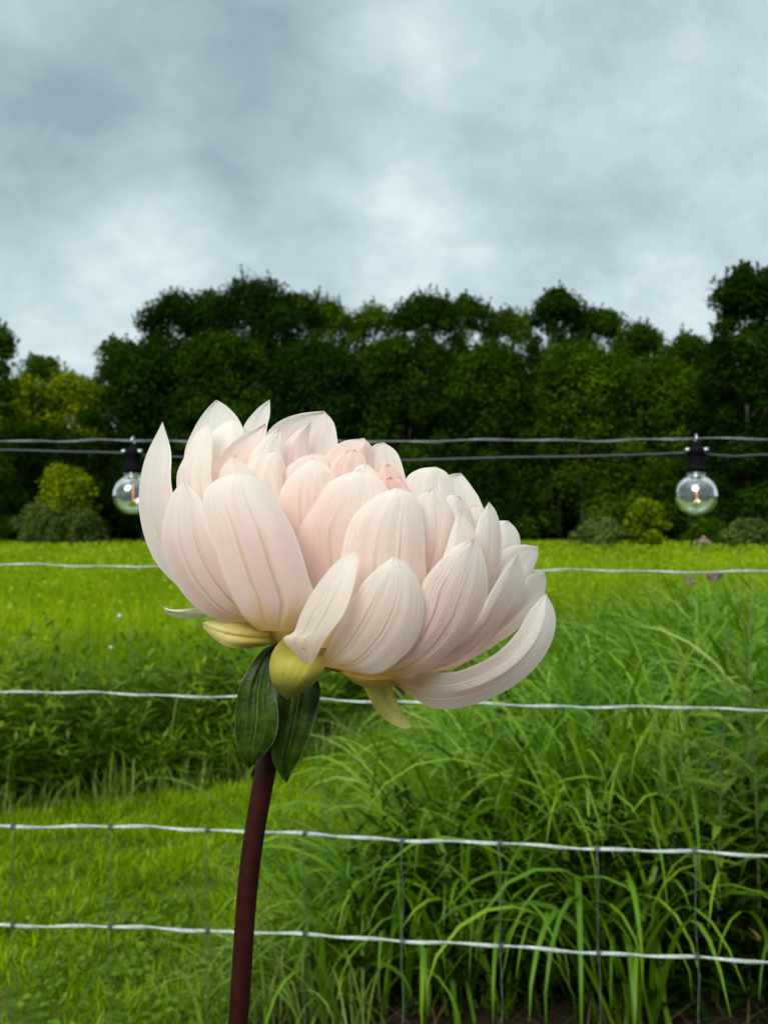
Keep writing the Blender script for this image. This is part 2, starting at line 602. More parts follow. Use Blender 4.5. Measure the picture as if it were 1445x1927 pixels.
# ------------------------------------------------------------------ plan of the ground
PATH_L = [(-2.6, 2.0), (-2.3, 3.2), (-1.9, 3.95), (-1.47, 4.1), (-1.04, 4.4), (-0.60, 4.7), (-0.36, 5.2), (-0.12, 6.2), (0.30, 7.6), (1.0, 9.2), (2.2, 10.8), (4.2, 12.0)]
PATH_R = [(-0.38, 2.0), (-0.30, 2.4), (-0.05, 3.1), (0.17, 3.9), (0.35, 4.8), (0.60, 6.0), (1.08, 7.2), (1.9, 8.6), (3.1, 9.9), (4.8, 10.9)]
POLY = np.array(PATH_L + PATH_R[::-1])


def inside(P, poly=POLY):
    x, y = P[:, 0], P[:, 1]
    r = np.zeros(len(P), bool)
    j = len(poly) - 1
    for i in range(len(poly)):
        xi, yi = poly[i]
        xj, yj = poly[j]
        c = ((yi > y) != (yj > y)) & (x < (xj - xi) * (y - yi) / (yj - yi + 1e-12) + xi)
        r ^= c
        j = i
    return r


def edge_dist(P, line):
    """distance from points to a polyline"""
    d = np.full(len(P), 1e9)
    for a, b in zip(line[:-1], line[1:]):
        a, b = np.array(a), np.array(b)
        ab = b - a
        t = np.clip(((P - a) @ ab) / (ab @ ab), 0, 1)
        d = np.minimum(d, np.linalg.norm(P - a - t[:, None] * ab, axis=1))
    return d


# ground sheet, gently uneven near the camera
gx = np.r_[np.linspace(-600, -20, 12), np.linspace(-15, 15, 61), np.linspace(20, 600, 12)]
gy = np.r_[np.linspace(-300, -10, 8), np.linspace(-5, 25, 61), np.linspace(30, 900, 20)]
GX, GY = np.meshgrid(gx, gy)
V = np.stack([GX.ravel(), GY.ravel(), np.zeros(GX.size)], 1)
nx = len(gx)
idx = np.arange(GX.size).reshape(GX.shape)
Q = np.stack([idx[:-1, :-1].ravel(), idx[:-1, 1:].ravel(), idx[1:, 1:].ravel(), idx[1:, :-1].ravel()], 1)
tag(link('ground', np_mesh('ground', V, Q, M['soil'])), 'dark soil and low growth under the meadow and along the fence', kind='structure')
# mown path sheet 4 mm above
n_l = rs(PATH_L, 40)
n_r = rs(PATH_R, 40)
V = np.zeros((41 * 5, 3))
for k in range(5):
    V[k::5, :2] = n_l + (n_r - n_l) * k / 4
V[:, 2] = 0.004
idx = np.arange(205).reshape(41, 5)
Q = np.stack([idx[:-1, :-1].ravel(), idx[:-1, 1:].ravel(), idx[1:, 1:].ravel(), idx[1:, :-1].ravel()], 1)
tag(link('mown_path', np_mesh('mown_path', V, Q, M['turf'])), 'mown grass path curving away between the meadow and the tall grass', kind='structure')


# ------------------------------------------------------------------ blades of grass
def blades(P, az, L, Wd, th0, bend, K=4, power=1.6, keel=False, twist=None):
    """P (n,3) roots; az heading of the lean; L length; Wd width; th0 first lean from vertical; bend added by the tip"""
    n = len(P)
    s = np.linspace(0, 1, K + 1)
    sm = (s[1:] + s[:-1]) / 2
    th = th0[:, None] + bend[:, None] * sm[None] ** power
    dh = np.sin(th) * (L / K)[:, None]
    dz = np.cos(th) * (L / K)[:, None]
    hh = np.c_[np.zeros(n), np.cumsum(dh, 1)]
    zz = np.c_[np.zeros(n), np.cumsum(dz, 1)]
    ca, sa = np.cos(az)[:, None], np.sin(az)[:, None]
    C = np.stack([P[:, 0:1] + hh * ca, P[:, 1:2] + hh * sa, np.maximum(P[:, 2:3] + zz, 0.003)], 2)
    prof = np.minimum(1.0, 0.55 + 1.6 * s) * np.clip(1 - s, 0, 1) ** 0.55
    prof = np.maximum(prof, 0.03)
    wv = np.stack([-sa, ca, 0 * sa], 2) * (Wd[:, None] * prof[None] * 0.5)[:, :, None]
    if twist is not None:
        tw = twist[:, None] * s[None]
        thv = np.c_[th0[:, None], th]
        nrm = np.stack([-np.cos(thv) * ca, -np.cos(thv) * sa, np.sin(thv)], 2)
        ln = np.linalg.norm(wv, axis=2, keepdims=True)
        wv = wv * np.cos(tw)[:, :, None] + nrm * ln * np.sin(tw)[:, :, None]
    if keel:
        thv = np.c_[th0[:, None], th]
        nrm = np.stack([-np.cos(thv) * ca, -np.cos(thv) * sa, np.sin(thv)], 2) * (Wd[:, None] * prof[None] * 0.13)[:, :, None]
        V = np.stack([C - wv, C - nrm, C + wv], 2)
        r = 3
    else:
        V = np.stack([C - wv, C + wv], 2)
        r = 2
    V = V.reshape(-1, 3)
    base = (np.arange(n) * (K + 1) * r)[:, None, None]
    ring = (np.arange(K) * r)[None, :, None]
    q = []
    for c in range(r - 1):
        q.append(np.stack([base + ring + c, base + ring + c + 1, base + ring + c + 1 + r, base + ring + c + r], 3).reshape(-1, 4))
    return V, np.concatenate(q), (K + 1) * r


def blade_obj(name, mat, sets, **tags):
    Vs, Qs, R = [], [], []
    o = 0
    for V, Qq, per, rnd in sets:
        Vs.append(V)
        Qs.append(Qq + o)
        R.append(np.repeat(rnd, per))
        o += len(V)
    return tag(link(name, np_mesh(name, np.concatenate(Vs), np.concatenate(Qs), mat, {'rnd': np.concatenate(R)})), **tags)


def scatter(x0, x1, y0, y1, n):
    return np.stack([RNG.uniform(x0, x1, n), RNG.uniform(y0, y1, n)], 1)


def wedge(y0, y1, n, spread=0.52, extra=0.6):
    """random ground points in the widening field of view between two depths"""
    u = RNG.uniform(0, 1, n)
    y = np.sqrt(y0 ** 2 + u * (y1 ** 2 - y0 ** 2))
    x = RNG.uniform(-1, 1, n) * (spread * y + extra)
    return np.stack([x, y], 1)


def vnoise(P, sc, seed=0):
    """cheap smooth 2-D value noise"""
    r = np.random.default_rng(seed)
    g = r.uniform(0, 1, (64, 64))
    q = P * sc + 1000
    i = np.floor(q).astype(int)
    f = q - i
    f = f * f * (3 - 2 * f)
    a = g[i[:, 0] % 64, i[:, 1] % 64]
    b = g[(i[:, 0] + 1) % 64, i[:, 1] % 64]
    c = g[i[:, 0] % 64, (i[:, 1] + 1) % 64]
    d = g[(i[:, 0] + 1) % 64, (i[:, 1] + 1) % 64]
    return (a * (1 - f[:, 0]) + b * f[:, 0]) * (1 - f[:, 1]) + (c * (1 - f[:, 0]) + d * f[:, 0]) * f[:, 1]


def right_side(P):
    """on the fence side of the path: the stand of tall grass"""
    line = np.array(PATH_R)
    xr = np.interp(P[:, 1], line[:, 1], line[:, 0])
    return (P[:, 0] > xr) & (P[:, 1] < 6.3 + 0.4 * P[:, 0])


def h3(P):
    return np.c_[P, np.zeros(len(P))]


# meadow: everything beyond the path
sets = []
for y0, y1, n, K, wd, hh in ((4.0, 7.0, 23000, 4, 0.008, 0.72), (7.0, 13.0, 38000, 3, 0.011, 0.64), (13.0, 26.0, 45000, 2, 0.020, 0.62), (26.0, 60.0, 62000, 2, 0.042, 0.62)):
    P = wedge(y0, y1, n)
    keep = ~inside(P) & ~right_side(P)
    if y0 < 13:
        keep &= ~((P[:, 1] < 5.2) & (P[:, 0] > -0.7))
        dl = P[:, 1] - np.interp(P[:, 0], np.array(PATH_L)[2:9, 0], np.array(PATH_L)[2:9, 1])
        keep &= ~((P[:, 0] < 0.3) & (dl < RNG.uniform(0.2, 1.0, len(P))))
        bare = np.exp(-(((P[:, 0] - 2.2) / 0.9) ** 2 + ((P[:, 1] - 9.9) / 1.3) ** 2))
        keep &= RNG.uniform(0, 1, len(P)) > bare * 0.8
    P = P[keep]
    n = len(P)
    clump = vnoise(P, 1.1 if y0 < 13 else 0.35, 3)
    L = hh * (0.72 + 0.45 * clump) * RNG.uniform(0.7, 1.12, n)
    if y0 < 6: L *= np.clip(0.55 + 0.45 * edge_dist(P, PATH_L) / 0.5, 0.55, 1)
    V, Qq, per = blades(h3(P), RNG.uniform(0, 2 * math.pi, n), L, wd * RNG.uniform(0.7, 1.4, n), RNG.uniform(0, 0.28, n), RNG.uniform(0.1, 1.5, n), K)
    sets.append((V, Qq, per, np.clip(RNG.beta(2, 2, n) * 0.8 + 0.2 * clump, 0, 1)))
blade_obj('meadow_grass', M['meadow'], sets, label='bright green meadow grass stretching from the path to the dark trees', cat='grass', kind='stuff')


# leaf scraps scattered through the meadow so it is not all blades
def leaf_quads(C, N, size, aspect=0.55, rot=None):
    """diamond leaves with centre C, normal N"""
    n = len(C)
    a = RNG.normal(size=(n, 3))
    N = N / np.linalg.norm(N, axis=1, keepdims=True)
    a -= N * np.sum(a * N, 1, keepdims=True)
    a /= np.linalg.norm(a, axis=1, keepdims=True) + 1e-9
    b = np.cross(N, a)
    s = size[:, None]
    V = np.stack([C - a * s * .5, C + b * s * aspect * .5 + N * s * .06, C + a * s * .5, C - b * s * aspect * .5 + N * s * .06], 1).reshape(-1, 3)
    Qq = np.arange(n * 4).reshape(n, 4)
    return V, Qq


def lobed_leaves(name, mat, C, N, size, rnd, parent=None, aspect=0.6):
    V, Qq = leaf_quads(C, N, size, aspect)
    off = Vector((0, 0, 0))
    p = parent
    while p is not None:
        off += p.location
        p = p.parent
    return link(name, np_mesh(name, V - np.array(off), Qq, mat, {'rnd': np.repeat(rnd, 4)}, smooth=False), parent)


P = np.concatenate([wedge(5.2, 9.0, 5000), wedge(9, 22, 18000), wedge(22, 57, 42000)])
P = P[~inside(P) & ~right_side(P) & ~((P[:, 1] < 5.2) & (P[:, 0] > -0.7))]
n = len(P)
C = np.c_[P, np.where(P[:, 1] < 9, RNG.uniform(0.25, 0.62, n), RNG.uniform(0.46, 0.70, n))]
tag(lobed_leaves('meadow_leaves', M['meadow'], C, RNG.normal(size=(n, 3)) + np.array([0, -.2, 1.0]), RNG.uniform(0.015, 0.034, n) * (1 + P[:, 1] / 11), RNG.uniform(0.1, 1, n)),
    'small light leaves mixed through the near meadow grass', 'meadow leaves', kind='stuff')

# leafy sprigs: upright stems set with narrow leaves, many joined into one mass
def sprigs(name, mat, P, H, leaf, nleaf, label, cat, width=0.24, spread=1.0):
    n = len(P)
    s_ = np.linspace(0.10, 1.0, nleaf)[None, :]
    lean = RNG.normal(0, 0.13, (n, 2))
    ph = RNG.uniform(0, 6.28, n)[:, None]
    az = ph + np.arange(nleaf)[None] * 2.4
    bx = P[:, 0:1] + lean[:, 0:1] * H[:, None] * s_ ** 2
    by = P[:, 1:2] + lean[:, 1:2] * H[:, None] * s_ ** 2
    bz = H[:, None] * s_
    el = np.radians(RNG.uniform(0, 45, az.shape)) + 0.55 * (s_ > 0.9)
    L = leaf * RNG.uniform(0.7, 1.25, az.shape) * (0.55 + 0.75 * np.sin(np.pi * np.minimum(1, s_ * 0.85)))
    D = np.stack([np.cos(az) * np.cos(el), np.sin(az) * np.cos(el), np.sin(el)], 2)
    S_ = np.stack([-np.sin(az), np.cos(az), 0 * az], 2)
    B = np.stack([bx, by, bz], 2)
    Lx = L[:, :, None]
    dz = np.array([0, 0, 1.0])
    v = [B, B + D * Lx * .42 + S_ * Lx * width * .5 - dz * Lx * .03, B + D * Lx - dz * Lx * 0.22, B + D * Lx * .42 - S_ * Lx * width * .5 - dz * Lx * .03]
    V = np.stack(v, 2).reshape(-1, 3)
    V[:, 2] = np.maximum(V[:, 2], 0.004)
    Qq = np.arange(len(V)).reshape(-1, 4)
    rnd = np.clip(RNG.beta(2, 3, n)[:, None] * 0.7 + 0.30 * s_ * RNG.uniform(0.4, 1.2, az.shape), 0, 1)
    return tag(link(name, np_mesh(name, V, Qq, mat, {'rnd': np.repeat(rnd.ravel(), 4)}, smooth=False)), label, cat, kind='stuff')


def bank_depth(P):
    return P[:, 1] - np.interp(P[:, 0], np.array(PATH_L)[2:9, 0], np.array(PATH_L)[2:9, 1])


P = scatter(-3.8, -0.1, 3.85, 7.4, 2600)
dd = bank_depth(P)
P = P[(dd > -0.03) & (dd < 2.2) & ~inside(P + np.array([0.0, -0.04])) & (RNG.uniform(0, 1, len(P)) < np.clip(1.25 - dd * 1.0, 0.03, 1))]
dd = bank_depth(P)
H = np.clip(0.10 + 0.70 * np.sqrt(np.clip(dd, 0, 1)), 0.07, 0.60) * (0.55 + 0.75 * vnoise(P, 2.6, 17)) * np.clip(1.15 - 0.3 * dd, .5, 1) * RNG.uniform(0.7, 1.1, len(P))
sprigs('bank_undergrowth', M['weed'], P, H, 0.085, 26, 'tangle of leafy weeds along the left edge of the mown path', 'undergrowth')
# added leaves, coloured near black to stand for shade under the tall grass
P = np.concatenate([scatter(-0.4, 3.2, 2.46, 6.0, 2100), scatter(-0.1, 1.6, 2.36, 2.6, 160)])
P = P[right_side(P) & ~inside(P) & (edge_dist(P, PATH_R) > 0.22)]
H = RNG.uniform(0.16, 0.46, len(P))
sprigs('stand_shade_leaves', M['shade_leaf'], P, H, 0.085, 18, 'near-black leaves standing in for the shade at the foot of the tall grass', 'undergrowth')

# tall grass on the right
P = np.concatenate([scatter(-0.5, 4.6, 2.38, 8.0, 1020), scatter(-0.2, 1.5, 2.34, 2.9, 90)])
P = P[right_side(P) & ~inside(P) & (P[:, 1] > 2.39 + 0.06 * np.sin(P[:, 0] * 7))]
P = P[~((P[:, 1] < 2.85) & (P[:, 0] > 0.58) & (RNG.uniform(0, 1, len(P)) < 0.85))]
sets = []
for p in P:
    k = RNG.integers(10, 19)
    e = edge_dist(p[None], PATH_R)[0]
    hs = (np.clip(0.58 + 0.50 * min(e, 0.9), 0.5, 1.0) + 0.06 * p[0]) * RNG.uniform(0.8, 1.1)
    if p[1] < 2.75: hs *= 0.72
    q = np.c_[p[0] + RNG.normal(0, 0.05, k), p[1] + RNG.normal(0, 0.05, k), np.zeros(k)]
    L = np.minimum(hs * RNG.uniform(0.6, 1.2, k), 1.04)
    drp = RNG.uniform(0, 1, k)
    V, Qq, per = blades(q, RNG.normal(math.pi * 1.2, 1.6, k), L, RNG.uniform(0.010, 0.023, k), RNG.uniform(0.02, 0.36, k) * (1.9 if p[1] < 2.9 else 1), 0.7 + 2.4 * drp ** 0.75, 11, 2.4, True, RNG.normal(0, 0.5, k))
    sets.append((V, Qq, per, np.clip(RNG.beta(2, 2.2, k) * (0.8 if p[1] < 2.9 else 1), 0, 1)))
blade_obj('tall_grass', M['tall'], sets, label='stand of tall arching grass behind the fence on the right', cat='grass', kind='stuff')

# soft shorter grass spilling over the path edge and at the foot of the stand
P = np.concatenate([scatter(-0.5, 0.6, 2.2, 5.6, 4200), scatter(-0.28, 0.2, 2.25, 2.9, 220)])
e = edge_dist(P, PATH_R)
P = P[((e < 0.03) | (right_side(P) & (e < 0.30)) | ((P[:, 1] > 3.8) & (e < 0.14) & (RNG.uniform(0, 1, len(P)) < 0.5))) & (RNG.uniform(0, 1, len(P)) < 0.6)]
n = len(P)
V, Qq, per = blades(h3(P), RNG.normal(math.pi * 1.05, 1.1, n), RNG.uniform(0.18, 0.46, n), RNG.uniform(0.005, 0.012, n), RNG.uniform(0.1, 0.7, n), RNG.uniform(0.8, 2.4, n), 8, 1.8, True, RNG.normal(0, .4, n))
blade_obj('fringe_grass', M['fringe'], [(V, Qq, per, RNG.uniform(0, 1, n))], label='soft arching grass spilling from the tall stand onto the path', cat='grass', kind='stuff')
# dead blades on the soil by the fence
P = scatter(-0.2, 1.6, 2.15, 2.75, 420)
n = len(P)
V, Qq, per = blades(h3(P), RNG.uniform(0, 6.28, n), RNG.uniform(0.06, 0.30, n), RNG.uniform(0.002, 0.005, n), RNG.uniform(0.7, 1.5, n), RNG.uniform(0.1, 1.0, n), 5, 1.4)
blade_obj('dead_grass', M['dry'], [(V, Qq, per, RNG.uniform(0, 1, n))], label='dry brown grass blades lying at the foot of the tall grass', cat='dead grass', kind='stuff')
# arching grass through the bank on the left, thinning out into the meadow
P = scatter(-3.6, -0.2, 4.0, 7.6, 5200)
yl = np.interp(P[:, 0], np.array(PATH_L)[2:9, 0], np.array(PATH_L)[2:9, 1])
dd = P[:, 1] - yl
P = P[(dd > 0.0) & (RNG.uniform(0, 1, len(P)) < 0.75 * np.exp(-np.clip(dd - .5, 0, 9) / 0.9)) & ~inside(P)]
dd = P[:, 1] - np.interp(P[:, 0], np.array(PATH_L)[2:9, 0], np.array(PATH_L)[2:9, 1])
n = len(P)
L = np.clip(0.26 + 0.55 * np.sqrt(np.clip(dd, 0, .6)), 0, 0.72) * RNG.uniform(0.55, 1.15, n)
V, Qq, per = blades(h3(P), RNG.uniform(0, 6.28, n), L, RNG.uniform(0.006, 0.014, n), RNG.uniform(0.0, 0.4, n), RNG.uniform(0.4, 2.6, n), 7, 2.0, False, RNG.normal(0, .4, n))
blade_obj('bank_grass', M['tall'], [(V, Qq, per, RNG.beta(1.6, 3, n))], label='arching grass growing through the dark bank left of the path', cat='grass', kind='stuff')

# soft tufts where the lawn runs into the bank
P = scatter(-2.6, 0.1, 3.8, 6.2, 9000)
P = P[(edge_dist(P, PATH_L) < 0.22 * vnoise(P, 5, 41))]
n = len(P)
V, Qq, per = blades(h3(P), RNG.uniform(0, 6.28, n), RNG.uniform(0.06, 0.24, n), RNG.uniform(0.004, 0.009, n), RNG.uniform(0.0, 0.6, n), RNG.uniform(0.4, 2.0, n), 5, 1.8)
blade_obj('edge_grass', M['fringe'], [(V, Qq, per, RNG.uniform(0, 1, n))], label='unmown tufts of grass along the left edge of the path', cat='grass', kind='stuff')
# lawn blades of the mown path
P = scatter(-2.5, 0.4, 2.0, 5.6, 170000)
P = P[inside(P) | (edge_dist(P, PATH_L) < 0.16 * vnoise(P, 4, 77))]
thin = vnoise(P, 2.6, 9) * 0.6 + vnoise(P, 7, 5) * 0.4
P = P[RNG.uniform(0, 1, len(P)) < np.clip((thin - 0.22) * 3.2, 0.12, 1) * np.clip(0.35 + (P[:, 1] - 2.25) / 0.9, 0.30, 1)]
n = len(P)
V, Qq, per = blades(h3(P), RNG.uniform(0, 6.28, n), RNG.uniform(0.02, 0.06, n) * (0.5 + 1.2 * vnoise(P, 9, 31)), RNG.uniform(0.003, 0.008, n), RNG.uniform(0.2, 1.3, n), RNG.uniform(0.1, 1.2, n), 2)
blade_obj('lawn_grass', M['lawn'], [(V, Qq, per, RNG.uniform(0, 1, n))], label='short green grass growing on the mown path', cat='grass', kind='stuff')
P = wedge(5.4, 12.0, 30000)
P = P[inside(P)]
n = len(P)
V, Qq, per = blades(h3(P), RNG.uniform(0, 6.28, n), RNG.uniform(0.04, 0.12, n), RNG.uniform(0.006, 0.010, n), RNG.uniform(0.1, 0.9, n), RNG.uniform(0.1, 1.2, n), 2)
blade_obj('path_grass', M['lawn'], [(V, Qq, per, RNG.uniform(0, 1, n))], label='short grass on the far bend of the mown path', cat='grass', kind='stuff')
# clover leaves
P = scatter(-2.2, -0.05, 2.05, 3.1, 1700)
P = P[inside(P) & (vnoise(P, 3.0, 21) > 0.5)]
n = len(P)
Cs, Ns, Sz = [], [], []
for k in range(3):
    a = RNG.uniform(0, 0.4, n) + k * 2.094
    Cs.append(np.c_[P[:, 0] + 0.008 * np.cos(a), P[:, 1] + 0.008 * np.sin(a), RNG.uniform(0.02, 0.06, n)])
    Ns.append(RNG.normal(0, 0.35, (n, 3)) + np.array([0, 0, 1]))
    Sz.append(RNG.uniform(0.014, 0.024, n))
tag(lobed_leaves('clover', M['clover'], np.concatenate(Cs), np.concatenate(Ns), np.concatenate(Sz), np.tile(RNG.uniform(0, 1, n), 3), aspect=0.85),
    'low clover leaves growing through the mown path', 'clover', kind='stuff')


# ------------------------------------------------------------------ leafy weeds (things with leaves one can pick out)
def leaf_blade_mesh(name, mat, length, width, rnd, fold=0.25, curl=0.35):
    """a lance-shaped leaf along +X, 6 segments"""
    K = 5
    V, Qq = [], []
    for i in range(K + 1):
        s = i / K
        wv = width * (math.sin(math.pi * min(1, s * 0.94 + 0.05)) ** 0.8) * 0.5 * (1 - 0.25 * s)
        z = -curl * length * s * s * 0.5
        for c in (-1, 0, 1):
            V.append((length * s, c * wv, z + (fold * wv if c else 0)))
    for i in range(K):
        for c in (0, 1):
            a = i * 3 + c
            Qq.append((a, a + 1, a + 4, a + 3))
    return np_mesh(name, V, Qq, mat, {'rnd': np.full(len(V), rnd)})


LEAVES = [leaf_blade_mesh('leaf', M['weed_light'], 0.120, 0.019, r, curl=c) for r, c in ((0.15, 0.3), (0.4, 0.6), (0.65, 0.1), (0.95, 0.45))]
LEAVES_S = [leaf_blade_mesh('leaf', M['weed_light'], 0.085, 0.018, r, curl=c) for r, c in ((0.25, 0.3), (0.55, 0.6), (0.8, 0.1), (1.0, 0.45))]
YELLOW = leaf_blade_mesh('leaf', None, 0.06, 0.022, 0.5, curl=0.4)
M['yellow'] = plain_mat('yellow_leaf', (0.36, 0.24, 0.02), 0.5, 0.3, grain=(80, (0.28, 0.17, 0.015), (0.42, 0.30, 0.03)))
YELLOW.materials.append(M['yellow'])


def weed(name, x, y, h, lean, nl, meshes, label, cat, group=None, head=None):
    root = empty(name, (x, y, 0))
    tag(root, label, cat, group)
    dx, dy = lean
    pts = [(x + dx * s * s, y + dy * s * s, h * s) for s in (0, .2, .4, .6, .8, 1.0)]
    mesh_obj('stem', tube(pts, [0.0042, 0.004, 0.0036, 0.003, 0.0022, 0.0012], 6), M['weed_stem'], root)
    for i in range(nl):
        s = 0.12 + 0.88 * (i + 0.5) / nl
        o = link('leaf', meshes[random.randrange(4)], root, (dx * s * s, dy * s * s, h * s))
        a = i * 2.4 + random.uniform(-.35, .35)
        el = math.radians(random.uniform(5, 40) + 35 * (s > 0.9))
        o.rotation_euler = (random.uniform(-.3, .3), -el, a)
        k = (0.75 + 0.5 * math.sin(math.pi * min(1, s * 0.9))) * random.uniform(0.8, 1.15) * (0.6 if s > 0.93 else 1)
        o.scale = (k, k, k)
    return root


def at_depth(px, d):
    return (px - 722.5) / F * d


right_weeds = [
    (1345, 2.46, 0.84, (0.02, -.03), 46, 'tall leafy weed with narrow pointed leaves at the right edge of the tall grass'),
    (1425, 2.50, 0.90, (-.03, -.02), 42, 'tallest leafy weed, half cut off by the right edge of the picture'),
    (1258, 2.50, 0.72, (0.03, -.05), 34, 'shorter leafy weed just left of the tall leafy weeds by the fence'),
    (1392, 2.70, 0.96, (0.03, 0.0), 34, 'light leafy weed rising behind the others on the far right'),
]
for px, d, h, ln, nl, lab in right_weeds:
    r_ = weed('leafy_weed', at_depth(px, d), d, h, ln, nl, LEAVES, lab, 'weed', 'leafy weeds in the tall grass')
    if px == 1425:
        yl_ = link('leaf', YELLOW, r_, (-0.02, -0.10, 0.16))
        yl_.rotation_euler = (0.4, -0.9, 2.2)
        yl_['label'] = 'single yellow leaf'
left_weeds = [(20, 4.35, .50), (75, 4.55, .56), (130, 4.45, .50), (175, 4.75, .62), (225, 4.6, .54), (270, 4.75, .54), (320, 4.85, .50), (365, 4.9, .46), (50, 4.95, .64), (110, 5.1, .68), (250, 5.1, .64)]
for px, d, h in left_weeds:
    weed('bank_weed', at_depth(px, d), d, h, (random.uniform(-.07, .07), random.uniform(-.1, 0)), 22, LEAVES_S,
         'leafy green weed standing in the dark bank left of the mown path', 'weed', 'leafy weeds in the dark bank')


# white wild flowers and seed heads
def head_flower(name, px, py, d, r, mat, label, cat, group=None, tall=1.0):
    c = at(px, py, d)
    root = empty(name, (c.x, c.y, 0))
    tag(root, label, cat, group)
    mesh_obj('stem', tube([(c.x + 0.02, c.y, 0.0), (c.x + .01, c.y, c.z * .5), (c.x, c.y, c.z)], [0.003, 0.0025, 0.0015], 6), M['weed_stem'], root)
    n = 70
    dirs = RNG.normal(size=(n, 3))
    dirs[:, 2] = np.abs(dirs[:, 2]) * tall
    dirs /= np.linalg.norm(dirs, axis=1, keepdims=True)
    C = np.array(c) + dirs * r * RNG.uniform(0.4, 1.0, (n, 1)) * np.array([1, 1, tall])
    lobed_leaves('blossom', mat, C, dirs + RNG.normal(0, 0.3, (n, 3)), np.full(n, r * 0.6), np.full(n, 0.5), root, 0.8)


head_flower('wildflower', 209, 1220, 5.6, 0.014, M['white_flower'], 'lower of two tiny white wild flowers in the meadow left of the flower', 'wildflower', 'white wild flowers in the meadow')
head_flower('wildflower', 225, 1160, 7.2, 0.018, M['white_flower'], 'upper of two tiny white wild flowers in the meadow left of the flower', 'wildflower', 'white wild flowers in the meadow')
head_flower('seed_head', 1345, 1088, 4.6, 0.040, M['mauve'], 'dull mauve seed head below the second wire near the right edge', 'seed head', 'seed heads in the meadow', 0.8)
head_flower('seed_head', 1322, 1022, 6.5, 0.050, M['tan'], 'tan seed head against the shrubs below the right bulb', 'seed head', 'seed heads in the meadow', 0.8)
head_flower('seed_head', 1298, 1100, 5.4, 0.035, M['tan'], 'brownish seed head left of the mauve one under the wire', 'seed head', 'seed heads in the meadow', 1.2)


# ------------------------------------------------------------------ trees and shrubs along the far side
def crown_points(cx, cy, z0, z1, rw, n, nl, squash=0.85, seed=0):
    """leaves on overlapping boughs that fill an egg-shaped crown"""
    r = np.random.default_rng(seed)
    H = z1 - z0
    lobes = []
    for i in range(nl):
        f = ((i + 0.5) / nl) ** 0.85
        env = 0.85 + 0.15 * f / 0.4 if f < 0.4 else max(0.0, 1 - ((f - 0.4) / 0.62) ** 3) ** 0.5
        lr = rw * r.uniform(0.20, 0.40)
        a = i * 2.4 + r.uniform(-.6, .6)
        rr = max(0, rw * env * r.uniform(0.86, 1.05) - lr * 0.8) * math.sqrt(r.uniform(0.35, 1))
        lobes.append((cx + rr * math.cos(a), cy + rr * math.sin(a), min(z0 + H * f, z1 - lr * r.uniform(0.7, 1.0)), lr))
    for a in range(5):
        q = rw * r.uniform(0.30, 0.40)
        lobes.append((cx + rw * 0.36 * math.cos(a * 1.3 + seed), cy + rw * 0.36 * math.sin(a * 1.3 + seed), z1 - q * r.uniform(0.75, 1.25) - rw * (0.10 + 0.12 * (a % 2)), q))
    lobes.append((cx + rw * r.uniform(-.15, .15), cy, z1 - rw * 0.22, rw * 0.24))
    for a in range(16):                          # small tufts that break the outline
        f = r.uniform(0.35, 1.0)
        e = rw * max(0.0, 1 - ((f - 0.4) / 0.62) ** 2) ** 0.5 if f > .4 else rw
        an = r.uniform(0, 6.28)
        lobes.append((cx + e * 0.95 * math.cos(an), cy + e * 0.95 * math.sin(an), z0 + H * f * 0.97, rw * r.uniform(0.10, 0.19)))
    lobes.append((cx, cy, z0 + H * .68, rw * .72))
    lobes.append((cx, cy, z0 + H * .30, rw * .66))
    lobes = np.array(lobes)
    wts = lobes[:, 3] ** 2
    k = r.choice(len(lobes), n, p=wts / wts.sum())
    d = r.normal(size=(n, 3))
    d /= np.linalg.norm(d, axis=1, keepdims=True)
    ns = 30
    spray = r.normal(size=(len(lobes), ns, 3)) + np.array([0, 0, 0.35])
    spray /= np.linalg.norm(spray, axis=2, keepdims=True)
    slen = r.uniform(0.85, 1.28, (len(lobes), ns))
    j = r.integers(0, ns, n)
    d = d * 0.60 + spray[k, j] * 0.50
    d /= np.linalg.norm(d, axis=1, keepdims=True)
    rad = lobes[k, 3] * (r.uniform(0.12, 1.0, n) ** 0.42) * slen[k, j]
    C = lobes[k, :3] + d * rad[:, None] * np.array([1, 1, squash])
    return C, d, k


